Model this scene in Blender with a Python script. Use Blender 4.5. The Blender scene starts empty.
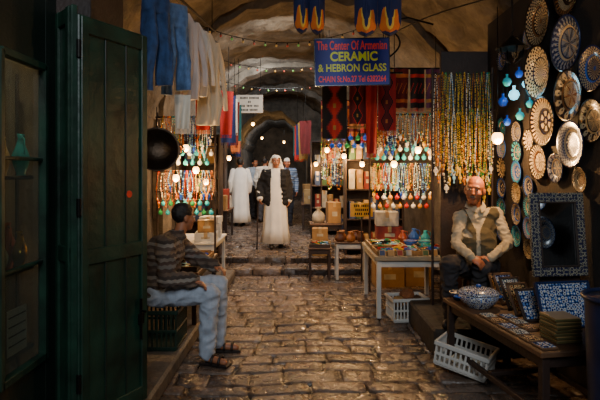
import bpy, math, random
from mathutils import Vector, Matrix, noise
rnd = random.Random(11)
S = bpy.context.scene; C = S.collection
PI = math.pi
def V(*a): return Vector(a)
def hx(s):
    s = s.lstrip('#'); o = []
    for i in (0, 2, 4):
        c = int(s[i:i+2], 16)/255
        o.append(c/12.92 if c <= .04045 else ((c+.055)/1.055)**2.4)
    return o
def Rz(a): return Matrix.Rotation(a, 4, 'Z')
def Rx(a): return Matrix.Rotation(a, 4, 'X')
def Ry(a): return Matrix.Rotation(a, 4, 'Y')
ORD = ['first','second','third','fourth','fifth','sixth','seventh','eighth','ninth','tenth','eleventh','twelfth','thirteenth','fourteenth','fifteenth','sixteenth','seventeenth','eighteenth','nineteenth','twentieth','twenty-first','twenty-second','twenty-third','twenty-fourth']

# ------------------------------------------------------------------ materials
MATS = {}
def mat(name, col, rough=.6, metal=0., ns=7., na=.3, bump=0., bs=40., emit=0., trans=0., alpha=1.):
    if name in MATS: return MATS[name]
    if isinstance(col, str): col = hx(col)
    m = bpy.data.materials.new(name); m.use_nodes = True
    nt = m.node_tree; L = nt.links; b = nt.nodes['Principled BSDF']
    tc = nt.nodes.new('ShaderNodeTexCoord'); n = nt.nodes.new('ShaderNodeTexNoise')
    n.inputs['Scale'].default_value = ns; n.inputs['Detail'].default_value = 5
    L.new(tc.outputs['Object'], n.inputs['Vector'])
    r = nt.nodes.new('ShaderNodeValToRGB')
    r.color_ramp.elements[0].position = .32; r.color_ramp.elements[1].position = .68
    r.color_ramp.elements[0].color = [c*(1-na) for c in col]+[1]
    r.color_ramp.elements[1].color = [min(1, c*(1+na)) for c in col]+[1]
    L.new(n.outputs['Fac'], r.inputs['Fac']); L.new(r.outputs['Color'], b.inputs['Base Color'])
    b.inputs['Roughness'].default_value = rough; b.inputs['Metallic'].default_value = metal
    if trans: b.inputs['Transmission Weight'].default_value = trans
    if emit:
        L.new(r.outputs['Color'], b.inputs['Emission Color']); b.inputs['Emission Strength'].default_value = emit
    if bump:
        n2 = nt.nodes.new('ShaderNodeTexNoise'); n2.inputs['Scale'].default_value = bs; n2.inputs['Detail'].default_value = 6
        L.new(tc.outputs['Object'], n2.inputs['Vector'])
        bp = nt.nodes.new('ShaderNodeBump'); bp.inputs['Strength'].default_value = bump; bp.inputs['Distance'].default_value = .02
        L.new(n2.outputs['Fac'], bp.inputs['Height']); L.new(bp.outputs['Normal'], b.inputs['Normal'])
    MATS[name] = m
    return m
def mosaic(name, scale, cols, rough=.3):
    if name in MATS: return MATS[name]
    m = bpy.data.materials.new(name); m.use_nodes = True
    nt = m.node_tree; L = nt.links; b = nt.nodes['Principled BSDF']
    tc = nt.nodes.new('ShaderNodeTexCoord'); v = nt.nodes.new('ShaderNodeTexVoronoi')
    v.inputs['Scale'].default_value = scale; v.inputs['Randomness'].default_value = .35
    L.new(tc.outputs['Object'], v.inputs['Vector'])
    r = nt.nodes.new('ShaderNodeValToRGB'); r.color_ramp.interpolation = 'CONSTANT'
    e = r.color_ramp.elements
    while len(e) < len(cols): e.new(.5)
    for i, c in enumerate(cols):
        e[i].position = i/len(cols)*.75; e[i].color = hx(c)+[1]
    L.new(v.outputs['Distance'], r.inputs['Fac']); L.new(r.outputs['Color'], b.inputs['Base Color'])
    b.inputs['Roughness'].default_value = rough
    MATS[name] = m; return m
def stonemat(name, base, rough, attr=None, bump=.5, bs=9, mottling=3., dark=.55, wet=False):
    m = bpy.data.materials.new(name); m.use_nodes = True
    nt = m.node_tree; L = nt.links; b = nt.nodes['Principled BSDF']
    tc = nt.nodes.new('ShaderNodeTexCoord'); n = nt.nodes.new('ShaderNodeTexNoise')
    n.inputs['Scale'].default_value = mottling; n.inputs['Detail'].default_value = 8; n.inputs['Roughness'].default_value = .65
    L.new(tc.outputs['Object'], n.inputs['Vector'])
    r = nt.nodes.new('ShaderNodeValToRGB'); c = hx(base)
    r.color_ramp.elements[0].position = .35; r.color_ramp.elements[1].position = .7
    r.color_ramp.elements[0].color = [x*dark for x in c]+[1]; r.color_ramp.elements[1].color = c+[1]
    L.new(n.outputs['Fac'], r.inputs['Fac']); out = r.outputs['Color']
    if attr:
        a = nt.nodes.new('ShaderNodeAttribute'); a.attribute_name = attr
        mx = nt.nodes.new('ShaderNodeMix'); mx.data_type = 'RGBA'; mx.blend_type = 'MULTIPLY'; mx.inputs[0].default_value = 1
        L.new(out, mx.inputs[6]); L.new(a.outputs['Color'], mx.inputs[7]); out = mx.outputs[2]
    L.new(out, b.inputs['Base Color']); b.inputs['Roughness'].default_value = rough
    n2 = nt.nodes.new('ShaderNodeTexNoise'); n2.inputs['Scale'].default_value = bs; n2.inputs['Detail'].default_value = 8
    L.new(tc.outputs['Object'], n2.inputs['Vector'])
    if wet:
        mr = nt.nodes.new('ShaderNodeMapRange'); mr.inputs[3].default_value = rough-.14; mr.inputs[4].default_value = rough+.25
        mr.inputs[1].default_value = .35; mr.inputs[2].default_value = .65
        L.new(n2.outputs['Fac'], mr.inputs[0]); L.new(mr.outputs[0], b.inputs['Roughness'])
    bp = nt.nodes.new('ShaderNodeBump'); bp.inputs['Strength'].default_value = bump; bp.inputs['Distance'].default_value = .03
    L.new(n2.outputs['Fac'], bp.inputs['Height']); L.new(bp.outputs['Normal'], b.inputs['Normal'])
    MATS[name] = m; return m
def bandmat(name, cols, freq, zig, xf):
    m = bpy.data.materials.new(name); m.use_nodes = True
    nt = m.node_tree; L = nt.links; b = nt.nodes['Principled BSDF']
    tc = nt.nodes.new('ShaderNodeTexCoord'); sp = nt.nodes.new('ShaderNodeSeparateXYZ'); L.new(tc.outputs['Object'], sp.inputs[0])
    def mth(op, a, bb):
        q = nt.nodes.new('ShaderNodeMath'); q.operation = op
        for i, z in enumerate((a, bb)):
            if z is None: continue
            if isinstance(z, (int, float)): q.inputs[i].default_value = z
            else: L.new(z, q.inputs[i])
        return q.outputs[0]
    xy = mth('ADD', sp.outputs['X'], sp.outputs['Y'])
    pp = mth('PINGPONG', mth('MULTIPLY', xy, xf), 1.)
    f = mth('FRACT', mth('ADD', mth('MULTIPLY', sp.outputs['Z'], freq), mth('MULTIPLY', pp, zig)), None)
    r = nt.nodes.new('ShaderNodeValToRGB'); r.color_ramp.interpolation = 'CONSTANT'
    e = r.color_ramp.elements
    while len(e) < len(cols): e.new(.5)
    for i, c in enumerate(cols):
        e[i].position = i/len(cols); e[i].color = hx(c)+[1]
    L.new(f, r.inputs['Fac']); L.new(r.outputs['Color'], b.inputs['Base Color']); b.inputs['Roughness'].default_value = .95
    MATS[name] = m; return m

FLOORM = stonemat('flagstone', '#6f6055', .27, 'tint', .7, 14, 5., .42, True)
VAULT = stonemat('vault_plaster', '#776c5c', .95, None, 1.6, 7, 2.0, .3)
BACKM = stonemat('back_stone', '#76726a', .95, None, 1.6, 7, 2.4, .28)
WALLM = stonemat('wall_stone', '#65594a', .9, None, 1.2, 6, 2.5, .35)
KERB = stonemat('kerb_stone', '#6f6457', .6, None, .9, 9, 4, .45)
STEP = stonemat('shop_step_stone', '#2f2820', .8, None, .7, 9, 4, .5)
DWOOD = mat('dark_wood', '#2c1d16', .6, ns=4, na=.5, bump=.2)
MWOOD = mat('mid_wood', '#533a26', .55, ns=4, na=.45, bump=.2)
GREEN = mat('green_paint', '#112c20', .45, ns=5, na=.6, bump=.3, bs=14)
DGREEN = mat('dark_green_paint', '#0a1a13', .5, ns=3, na=.4, bump=.1)
IRON = mat('dark_iron', '#171614', .45, .8)
STEEL = mat('dull_steel', '#8c8a84', .35, .9)
BRASS = mat('brass', '#b08a3c', .3, .9)
WHITE = mat('white_cloth', '#d8d2c4', .8, na=.08)
TOPC = mat('table_cloth', '#8c806a', .85, na=.15)
WPLAST = mat('white_plastic', '#c4c2ba', .4, na=.06)
GPLAST = mat('green_plastic', '#10291f', .45)
BPLAST = mat('blue_plastic', '#151d38', .4)
CARD = mat('cardboard', '#94703f', .85, na=.2)
CREAM = mat('cream_glaze', '#d9cfb4', .25, na=.1)
PCREAM = mat('plate_cream', '#a19070', .25, na=.15)
PGREY = mat('plate_grey_blue', '#6d7684', .25, na=.2)
PBLACK = mat('plate_black', '#191210', .25, na=.2)
PBROWN = mat('plate_brown', '#5a3c22', .25, na=.25)
NAVY = mat('navy_glaze', '#182648', .25, na=.25)
COBALT = mat('cobalt_glaze', '#2a56a8', .25, na=.25)
RUST = mat('rust_glaze', '#8a3d20', .3, na=.25)
TURQ = mat('turquoise_glaze', '#2f9aa6', .25, na=.2)
TANG = mat('tan_glaze', '#a08253', .3, na=.2)

# ------------------------------------------------------------------ mesh building
class MB:
    def __init__(s): s.v = []; s.f = []; s.m = []; s.s = []
    def add(s, vs, fs, mi=0, sm=True):
        o = len(s.v); s.v += [Vector(q) for q in vs]
        for i, f in enumerate(fs):
            s.f.append([q+o for q in f]); s.m.append(mi[i] if isinstance(mi, list) else mi); s.s.append(sm)
        return s
    def box(s, c, d, R=None, mi=0, b=.004):
        x, y, z = [q/2 for q in d]; b = min(b, x*.45, y*.45, z*.45)
        vs = []; idx = {}
        for sx in (-1, 1):
            for sy in (-1, 1):
                for sz in (-1, 1):
                    for a in range(3):
                        p = [sx*x, sy*y, sz*z]
                        for k in range(3):
                            if k != a: p[k] -= (sx, sy, sz)[k]*b
                        idx[(sx, sy, sz, a)] = len(vs); vs.append(Vector(p))
        fs = []
        for a in range(3):
            o = [k for k in range(3) if k != a]
            for sg in (-1, 1):
                q = []
                for (u, w) in ((-1, -1), (1, -1), (1, 1), (-1, 1)):
                    k = [0, 0, 0]; k[a] = sg; k[o[0]] = u; k[o[1]] = w; q.append(idx[(*k, a)])
                fs.append(q)
            for u in (-1, 1):
                for w in (-1, 1):
                    k0 = [0, 0, 0]; k1 = [0, 0, 0]
                    k0[a] = -1; k1[a] = 1; k0[o[0]] = k1[o[0]] = u; k0[o[1]] = k1[o[1]] = w
                    fs.append([idx[(*k0, o[0])], idx[(*k1, o[0])], idx[(*k1, o[1])], idx[(*k0, o[1])]])
        for sx in (-1, 1):
            for sy in (-1, 1):
                for sz in (-1, 1): fs.append([idx[(sx, sy, sz, a)] for a in range(3)])
        if R is not None: vs = [R.to_3x3() @ p for p in vs]
        c = Vector(c); return s.add([p+c for p in vs], fs, mi, False)
    def rev(s, prof, n=20, M=None, mi=0, sm=True):
        vs = []; rings = []; fs = []; ms = []
        for (r, z) in prof:
            if r < 1e-6: rings.append([len(vs)]); vs.append(Vector((0, 0, z)))
            else:
                rings.append(list(range(len(vs), len(vs)+n)))
                vs += [Vector((r*math.cos(2*PI*k/n), r*math.sin(2*PI*k/n), z)) for k in range(n)]
        for i in range(len(rings)-1):
            A, B = rings[i], rings[i+1]
            for k in range(n):
                k2 = (k+1) % n
                if len(A) == 1 and len(B) == 1: continue
                if len(A) == 1: f = [A[0], B[k2], B[k]]
                elif len(B) == 1: f = [A[k], A[k2], B[0]]
                else: f = [A[k], A[k2], B[k2], B[k]]
                fs.append(f); ms.append(mi(i, k) if callable(mi) else mi)
        if M is not None: vs = [M @ p for p in vs]
        return s.add(vs, fs, ms, sm)
    def axis(s, a, b):
        a, b = Vector(a), Vector(b); d = b-a
        q = Vector((0, 0, 1)).rotation_difference(d.normalized() if d.length > 1e-7 else Vector((0, 0, 1)))
        return Matrix.Translation(a) @ q.to_matrix().to_4x4(), d.length
    def cyl(s, a, b, r1, r2=None, n=12, mi=0):
        r2 = r1 if r2 is None else r2; M, L = s.axis(a, b)
        s.rev([(r1, 0), (r2, L)], n, M, mi); s.rev([(0, 0), (r1, 0)], n, M, mi, False); return s.rev([(r2, L), (0, L)], n, M, mi, False)
    def cap(s, a, b, ra, rb, n=12, mi=0):
        M, L = s.axis(a, b)
        pr = [(ra*math.cos(t), ra*math.sin(t)) for t in [-PI/2+PI/8*i for i in range(5)]]
        pr += [(rb*math.cos(t), L+rb*math.sin(t)) for t in [PI/8*i for i in range(5)]]
        pr[0] = (0, -ra); pr[-1] = (0, L+rb)
        return s.rev(pr, n, M, mi)
    def ell(s, M, n=14, mi=0, k=8):
        pr = [(math.cos(-PI/2+PI*i/k), math.sin(-PI/2+PI*i/k)) for i in range(k+1)]; pr[0] = (0, -1); pr[-1] = (0, 1)
        return s.rev(pr, n, M, mi)
    def sph(s, c, r, n=12, mi=0, k=8):
        r = (r, r, r) if isinstance(r, (int, float)) else r
        return s.ell(Matrix.Translation(c) @ Matrix.Diagonal((*r, 1)), n, mi, k)
    def tube(s, pts, r, n=6, mi=0, closed=False):
        pts = [Vector(p) for p in pts]; N = len(pts); vs = []; fs = []
        t0 = (pts[1]-pts[0]).normalized(); u = t0.orthogonal().normalized()
        for i, p in enumerate(pts):
            t = (pts[(i+1) % N]-pts[i-1]) if (closed or 0 < i < N-1) else (pts[1]-pts[0] if i == 0 else pts[-1]-pts[-2])
            t.normalize(); u = (u-t*u.dot(t)).normalized(); w = t.cross(u)
            rr = r[i] if isinstance(r, list) else r
            vs += [p+(u*math.cos(2*PI*k/n)+w*math.sin(2*PI*k/n))*rr for k in range(n)]
        for i in range(N if closed else N-1):
            j = (i+1) % N
            for k in range(n):
                k2 = (k+1) % n; fs.append([i*n+k, i*n+k2, j*n+k2, j*n+k])
        if not closed: fs += [list(range(n))[::-1], list(range((N-1)*n, N*n))]
        return s.add(vs, fs, mi)
    def loft(s, secs, n=28, mi=0, folds=7, ph=0., capped=True):
        vs = []; fs = []
        for (cx_, cy_, z, rx, ry, am) in secs:
            for k in range(n):
                a = 2*PI*k/n; q = 1+am*math.sin(folds*a+ph+.6*math.sin(3*z*4))
                vs.append(Vector((cx_+rx*q*math.cos(a), cy_+ry*q*math.sin(a), z)))
        for i in range(len(secs)-1):
            for k in range(n):
                k2 = (k+1) % n; fs.append([i*n+k, (i+1)*n+k, (i+1)*n+k2, i*n+k2])
        if capped: fs += [list(range(n)), list(range((len(secs)-1)*n, len(secs)*n))]
        return s.add(vs, fs, mi)
    def grid(s, fn, nu, nv, mi=0, sm=True):
        vs = [fn(i/nu, j/nv) for j in range(nv+1) for i in range(nu+1)]; fs = []; ms = []
        for j in range(nv):
            for i in range(nu):
                a = j*(nu+1)+i; fs.append([a, a+1, a+nu+2, a+nu+1]); ms.append(mi(i, j) if callable(mi) else mi)
        return s.add(vs, fs, ms, sm)
    def mesh(s, name, mats):
        me = bpy.data.meshes.new(name); me.from_pydata([tuple(p) for p in s.v], [], s.f)
        for m in (mats if isinstance(mats, (list, tuple)) else [mats]): me.materials.append(m)
        me.polygons.foreach_set('material_index', s.m); me.polygons.foreach_set('use_smooth', s.s); me.update(); return me
    def build(s, name, mats, parent=None, loc=None, rot=None):
        o = bpy.data.objects.new(name, s.mesh(name, mats)); C.objects.link(o)
        if parent: o.parent = parent
        if loc is not None: o.location = loc
        if rot is not None: o.rotation_euler = rot
        return o
def tag(o, label, cat, group=None):
    o['label'] = label; o['category'] = cat
    if group: o['group'] = group
    return o
def thing(name, label, cat, loc=(0, 0, 0), rot=(0, 0, 0), group=None):
    o = bpy.data.objects.new(name, None); C.objects.link(o); o.empty_display_size = .1
    o.location = loc; o.rotation_euler = rot if not isinstance(rot, (int, float)) else (0, 0, rot)
    return tag(o, label, cat, group)
def struct(o, label=None):
    o['kind'] = 'structure'
    return o
def px(x, y, Y): return Vector(((x-300)*Y/500, Y, 1.65-(y-172)*Y/500))
def textmesh(body, width, height, m, parent, loc, bold=.012, rot=(PI/2, 0, 0)):
    cu = bpy.data.curves.new('lettering', 'FONT'); cu.body = body; cu.size = 1; cu.align_x = 'CENTER'; cu.align_y = 'CENTER'
    cu.extrude = .01; cu.offset = bold
    tmp = bpy.data.objects.new('tmp_text', cu); C.objects.link(tmp); bpy.context.view_layer.update()
    dg = bpy.context.evaluated_depsgraph_get(); me = bpy.data.meshes.new_from_object(tmp.evaluated_get(dg))
    bpy.data.objects.remove(tmp); xs = [v.co.x for v in me.vertices]; ys = [v.co.y for v in me.vertices]
    sx = width/(max(xs)-min(xs)); sy = height/(max(ys)-min(ys)); mx = (max(xs)+min(xs))/2; my = (max(ys)+min(ys))/2
    for v in me.vertices: v.co = ((v.co.x-mx)*sx, (v.co.y-my)*sy, v.co.z*.2)
    me.materials.clear(); me.materials.append(m)
    o = bpy.data.objects.new('lettering', me); C.objects.link(o); o.parent = parent; o.location = loc; o.rotation_euler = rot
    return o
def blob(name, prims, mats, parent, voxel=.01, it=5, cut=None, midx=None, wr=0., wf=11.):
    mb = MB()
    for p in prims:
        if p[0] == 'c': mb.cap(p[1], p[2], p[3], p[4])
        else: mb.ell(p[1])
    tmp = bpy.data.objects.new('tmp_blob', mb.mesh('tmp_blob', [])); C.objects.link(tmp)
    r = tmp.modifiers.new('r', 'REMESH'); r.mode = 'VOXEL'; r.voxel_size = voxel
    sm = tmp.modifiers.new('s', 'SMOOTH'); sm.iterations = it; sm.factor = .5
    bpy.context.view_layer.update(); dg = bpy.context.evaluated_depsgraph_get()
    me = bpy.data.meshes.new_from_object(tmp.evaluated_get(dg)); bpy.data.objects.remove(tmp)
    vs = [v.co.copy() for v in me.vertices]
    if wr:
        for i, v in enumerate(me.vertices):
            q = vs[i]; k = noise.noise(V(q.x*wf, q.y*wf, q.z*wf*1.5))
            vs[i] = q+v.normal*wr*(1-2*abs(k)*1.6)
    fs = [list(q.vertices) for q in me.polygons]; bpy.data.meshes.remove(me)
    if cut:
        bad = [cut(v) for v in vs]; fs = [f for f in fs if not any(bad[i] for i in f)]
    used = sorted({i for f in fs for i in f}); mp = {i: k for k, i in enumerate(used)}
    out = MB(); out.v = [vs[i] for i in used]; out.f = [[mp[i] for i in f] for f in fs]
    out.m = [midx(sum((vs[i] for i in f), Vector())/len(f)) if midx else 0 for f in fs]; out.s = [True]*len(fs)
    return out.build(name, mats, parent)

# ------------------------------------------------------------------ setting
def cx(Y): return .2 if Y < 8 else .2-.11*(Y-8)
def hw(Y): return 2.3 if Y < 8 else 2.3-.044*(Y-8)
def fz(Y): return 0. if Y < 8 else (.1 if Y < 8.5 else .2+(Y-8.5)*.02)
def build_floor():
    mb = MB(); tint = []
    rows = []
    for (a, b) in ((-1.5, 8.0), (8.0, 8.5), (8.5, 24.)):
        y = a
        while y < b-.05:
            d = rnd.uniform(.17, .32)*(1. if y < 12 else 1.5)
            if b-(y+d) < .13: d = b-y
            rows.append((y, y+d)); y += d
    for (y0, y1) in rows:
        ym = (y0+y1)/2; c = cx(ym); z = fz(ym); x = c-2.7-rnd.random()*.3
        wav = lambda X: .035*math.sin(X*2.1)+.025*math.sin(X*4.7+1)
        edge = abs(ym-8.25) < .4; wv_ = (lambda X: .03*math.sin(X*3.1)) if edge else wav
        while x < c+2.6:
            w = rnd.uniform(.17, .5); g = .004; q = lambda: rnd.uniform(-.02, .02)
            b4 = [V(x+g+q(), y0+g+q()*.7+wv_(x), 0), V(x+w-g+q(), y0+g+q()*.7+wv_(x+w), 0), V(x+w-g+q(), y1-g+q()*.7+wv_(x+w), 0), V(x+g+q(), y1-g+q()*.7+wv_(x), 0)]
            o8 = []
            for i in range(4):
                p, n_ = b4[i], b4[(i+1) % 4]; o8 += [p+(n_-p)*.07, p+(n_-p)*.93]
            ce = sum(b4, Vector())/4; top = z+rnd.uniform(-.004, .005); tx = rnd.uniform(-.014, .014); ty = rnd.uniform(-.014, .014)
            N = 8
            ring0 = [V(p.x, p.y, z-(.1 if edge else .05)) for p in o8]; ring1 = [V(p.x, p.y, top-.010) for p in o8]; ring2 = []; ring3 = []
            for p in o8:
                k = p+(ce-p).normalized()*.010; ring2.append(V(k.x, k.y, top-.001+(k.x-ce.x)*tx+(k.y-ce.y)*ty))
                k = p+(ce-p)*.38; ring3.append(V(k.x, k.y, top+.0003+(k.x-ce.x)*tx+(k.y-ce.y)*ty))
            vs = ring0+ring1+ring2+ring3; fs = []
            for r in (0, N, 2*N):
                for k in range(N): fs.append([r+k, r+(k+1) % N, r+N+(k+1) % N, r+N+k])
            fs.append(list(range(3*N, 4*N))); mb.add(vs, fs, 0, True)
            t = rnd.uniform(.45, 1.2); wv = rnd.uniform(-.03, .07); tint += [(t+wv, t, t-wv, 1)]*(4*N)
            x += w
    n0 = len(mb.v)
    ys = [-1.5, 8.0, 8.0, 8.5, 8.5, 24.]; zs = [0, 0, .1, .1, .2, fz(24.)]
    for i in range(5):
        mb.add([V(-4.5, ys[i], zs[i]-.02), V(3.2, ys[i], zs[i]-.02), V(3.2, ys[i+1], zs[i+1]-.02), V(-4.5, ys[i+1], zs[i+1]-.02)], [[0, 1, 2, 3]], 0, False)
    tint += [(.2, .18, .16, 1)]*(len(mb.v)-n0)
    o = mb.build('floor', FLOORM); ca = o.data.color_attributes.new('tint', 'FLOAT_COLOR', 'POINT')
    ca.data.foreach_set('color', [q for t in tint for q in t]); return struct(o)
build_floor()
def wob(p, a=.05): return a*noise.noise(p*1.3)+a*.6*noise.noise(p*3.5)+a*.3*noise.noise(p*8)
SP, CR = 2.4, 1.85
def vault(u, v):
    Y = 1.2+15.8*v; a = PI*(1-u); p = V(cx(Y)+hw(Y)*math.cos(a), Y, SP+CR*math.sin(a)); k = wob(p, .12)
    return p+V(-math.cos(a), 0, -math.sin(a))*k
struct(MB().grid(vault, 80, 200).build('ceiling', VAULT))
def sidewall(sg):
    def f(u, v):
        Y = 1.2+15.8*u; p = V(cx(Y)+sg*hw(Y), Y, -.05+v*(SP+.05)); return p+V(-sg*wob(p, .05), 0, 0) if v < .99 else vault(0 if sg < 0 else 1, u)
    return f
struct(MB().grid(sidewall(-1), 60, 14).build('wall_left', WALLM))
struct(MB().grid(sidewall(1), 60, 14).build('wall_right', WALLM))
def rib(i, Y, d, t, m=None):
    mb = MB(); N = 28; A = []
    for k in range(N+1):
        a = PI*k/N; r0, z0 = hw(Y)+.02, CR+.02
        co = V(cx(Y)+r0*math.cos(a), 0, SP+z0*math.sin(a)); tt = t+.09*noise.noise(V(k*.7, Y, 0)); ci = V(cx(Y)+(r0-tt)*math.cos(a), 0, SP+(z0-tt)*math.sin(a))
        A.append((co, ci))
    A = [(V(A[0][0].x, 0, -.02), V(A[0][1].x, 0, -.02))]+A+[(V(A[-1][0].x, 0, -.02), V(A[-1][1].x, 0, -.02))]
    vs = []; fs = []
    for (o, c) in A: vs += [V(o.x, Y, o.z), V(c.x, Y, c.z), V(c.x, Y+d, c.z), V(o.x, Y+d, o.z)]
    for k in range(len(A)-1):
        for q in range(4): fs.append([4*k+q, 4*k+(q+1) % 4, 4*k+4+(q+1) % 4, 4*k+4+q])
    struct(mb.add(vs, fs, 0, False).build('trim_%d' % i, m or VAULT))
rib(1, 7.2, .5, .14); rib(2, 11.6, .5, .16); rib(3, 14.6, .45, .24, BACKM)
AC, AW, AS, AR = -1.0, 1.2, 2.3, 1.45
def archpts(N=20): return [V(AC+AW*math.cos(PI-PI*k/N)*(1+.05*math.sin(k*2.3)), 0, AS+AR*math.sin(PI*k/N)*(1+.04*math.sin(k*1.7))) for k in range(N+1)]
mb = MB(); ap = archpts(); pts = [V(ap[0].x, 0, 0)]+ap+[V(ap[-1].x, 0, 0)]
mb.add([V(-4, 17, 0), V(ap[0].x, 17, 0), V(ap[0].x, 17, 5), V(-4, 17, 5)], [[0, 1, 2, 3]], 0, False)
mb.add([V(ap[-1].x, 17, 0), V(2.5, 17, 0), V(2.5, 17, 5), V(ap[-1].x, 17, 5)], [[0, 1, 2, 3]], 0, False)
for k in range(len(ap)-1): mb.add([V(ap[k].x, 17, ap[k].z), V(ap[k+1].x, 17, ap[k+1].z), V(ap[k+1].x, 17, 5), V(ap[k].x, 17, 5)], [[0, 1, 2, 3]], 0, False)
struct(mb.build('wall_back', BACKM))
mb = MB()
for k in range(len(pts)-1): mb.add([V(pts[k].x, 17, pts[k].z), V(pts[k+1].x, 17, pts[k+1].z), V(pts[k+1].x, 23.5, pts[k+1].z), V(pts[k].x, 23.5, pts[k].z)], [[0, 1, 2, 3]], 0, False)
struct(mb.build('ceiling_tunnel', BACKM))
struct(MB().box((-1, 23.6, 2), (4, .2, 5)).build('wall_end', WALLM))
struct(MB().box((-1.55, 5.45, .065), (1.08, 4.7, .13), None, 0, .02).build('trim_4', KERB))
struct(MB().box((1.65, 4.98, .125), (.92, 1.1, .25), None, 0, .02).build('trim_5', STEP))
mb = MB()
mb.box((-1.5, 1.8, 1.5), (.1, 1.2, 3.)).box((-1.5, 2.62, .3), (.1, .46, .6)).box((-1.5, 2.62, 2.65), (.1, .46, .8)).box((-1.5, 2.92, 1.5), (.1, .14, 3.))
struct(mb.build('wall_left_shop', DGREEN))
struct(MB().box((-1.62, 3.25, 2.85), (.75, .55, .6)).build('trim_6', DWOOD))
w = struct(MB().box((-1.46, 2.41, 1.42), (.06, .035, 1.66)).box((-1.46, 2.83, 1.42), (.06, .035, 1.66)).box((-1.46, 2.62, .61), (.06, .42, .04)).box((-1.46, 2.62, 2.24), (.06, .42, .04)).build('window_1', GREEN))
MB().box((-1.47, 2.62, 1.42), (.006, .4, 1.6)).build('pane', mat('window_glass', '#c8d8d0', .03, trans=.95, na=.02), w)
MB().box((-1.455, 2.62, 1.72), (.02, .4, .02)).box((-1.455, 2.62, 1.15), (.02, .4, .02)).build('glazing_bar', GREEN, w)
def door(i, a, b, h, full):
    a, b = Vector(a), Vector(b); d = b-a; L = d.length
    o = struct(MB().box((L/2, 0, h/2), (L, .035, h), None, 0, .006).build('door_%d' % i, GREEN, None, a, (0, 0, math.atan2(d.y, d.x))))
    for z in (.06, h*.42, h-.06): MB().box((L/2, -.024, z), (L-.02, .016, .09)).build('rail', GREEN, o)
    for x in (.035, L-.035): MB().box((x, -.024, h/2), (.05, .018, h-.02)).build('stile', GREEN, o)
    for x in (L*.36, L*.66):
        if full: MB().box((x, -.02, h/2), (.012, .008, h-.1)).build('seam', DGREEN, o)
    if full:
        MB().cyl((L-.07, -.035, .42), (L-.07, -.035, .68), .009).box((L-.07, -.036, .55), (.05, .012, .07)).cyl((L-.07, -.035, .6), (L-.07, -.075, .6), .008).build('bolt', IRON, o)
        q = MB().cyl((L*.7, -.02, 1.36), (L*.7, -.026, 1.36), .022, n=20).build('sticker', mat('red_sticker', '#c0261c', .5), o); q['label'] = 'round red sticker'
        for z in (.3, 1.3, 2.2): MB().cyl((0, -.02, z-.05), (0, -.02, z+.05), .014).build('hinge', IRON, o)
door(1, (-1.27, 2.84, .15), (-1.03, 3.32, .15), 2.4, True)
door(2, (-1.44, 3.0, .15), (-1.275, 2.83, .15), 2.45, False)
struct(MB().box((2.15, 3.6, 1.65), (.1, 4.0, 3.3)).build('wall_right_shop', mat('shop_lining', '#201812', .85, ns=3, na=.4, bump=.2)))
struct(MB().box((1.85, 5.62, 1.5), (.55, .05, 3.0)).build('wall_right_divider', DWOOD))

# ------------------------------------------------------------------ generic things
def table(label, loc, w, d, h, mt, ml, leg=.045, th=.03, group=None, low=None, rot=0):
    t = thing('table', label, 'table', loc, rot, group)
    MB().box((0, 0, h-th/2), (w, d, th), None, 0, .006).build('tabletop', mt, t)
    for sx in (-1, 1):
        for sy in (-1, 1): MB().box((sx*(w/2-leg), sy*(d/2-leg), (h-th)/2), (leg, leg, h-th)).build('leg', ml, t)
    MB().box((0, -d/2+leg, h-th-.04), (w-2*leg, .02, .07)).box((0, d/2-leg, h-th-.04), (w-2*leg, .02, .07)).box((-w/2+leg, 0, h-th-.04), (.02, d-2*leg, .07)).box((w/2-leg, 0, h-th-.04), (.02, d-2*leg, .07)).build('apron', ml, t)
    if low:
        MB().box((-w/2+leg, 0, low), (.03, d-2*leg, .04)).box((w/2-leg, 0, low), (.03, d-2*leg, .04)).box((0, 0, low+.022), (w-2*leg, .05, .03)).build('stretcher', ml, t)
    return t
def crate(label, loc, w, d, h, m, rot=(0, 0, 0), name='crate', group=None, cat='crate', wall=True):
    t = thing(name, label, cat, loc, rot, group); mb = MB()
    mb.box((0, 0, .008), (w-.02, d-.02, .016)); n = max(4, int(w/.04)); nd = max(4, int(d/.04))
    for sy in (-1, 1):
        for k in range(n+1): mb.box((-w/2+.01+k*(w-.02)/n, sy*(d/2-.008), h/2), (.016, .01, h-.02), None, 0, .002)
        for z in (.03, h*.5): mb.box((0, sy*(d/2-.008), z), (w, .012, .022), None, 0, .002)
    for sx in (-1, 1):
        for k in range(nd+1): mb.box((sx*(w/2-.008), -d/2+.01+k*(d-.02)/nd, h/2), (.01, .016, h-.02), None, 0, .002)
        for z in (.03, h*.5): mb.box((sx*(w/2-.008), 0, z), (.012, d, .022), None, 0, .002)
    mb.build('body', m, t)
    MB().box((0, -d/2, h-.015), (w+.02, .022, .035)).box((0, d/2, h-.015), (w+.02, .022, .035)).box((-w/2, 0, h-.015), (.022, d+.02, .035)).box((w/2, 0, h-.015), (.022, d+.02, .035)).build('rim', m, t)
    return t
def carton(label, loc, w, d, h, m=None, rot=0, group=None):
    t = thing('carton', label, 'box', loc, rot, group)
    MB().box((0, 0, h/2), (w, d, h), None, 0, .005).build('body', m or CARD, t)
    MB().box((0, 0, h+.001), (.05, d+.002, .003), None, 0, .001).box((0, -d/2-.001, h-.04), (.05, .003, .08), None, 0, .001).build('tape', mat('tape', '#a98c5c', .4), t)
    MB().box((0, -d/2-.001, h*.45), (w*.4, .003, h*.22), None, 0, .001).build('paper_label', mat('paper', '#a89d84', .8), t)
    return t
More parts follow.
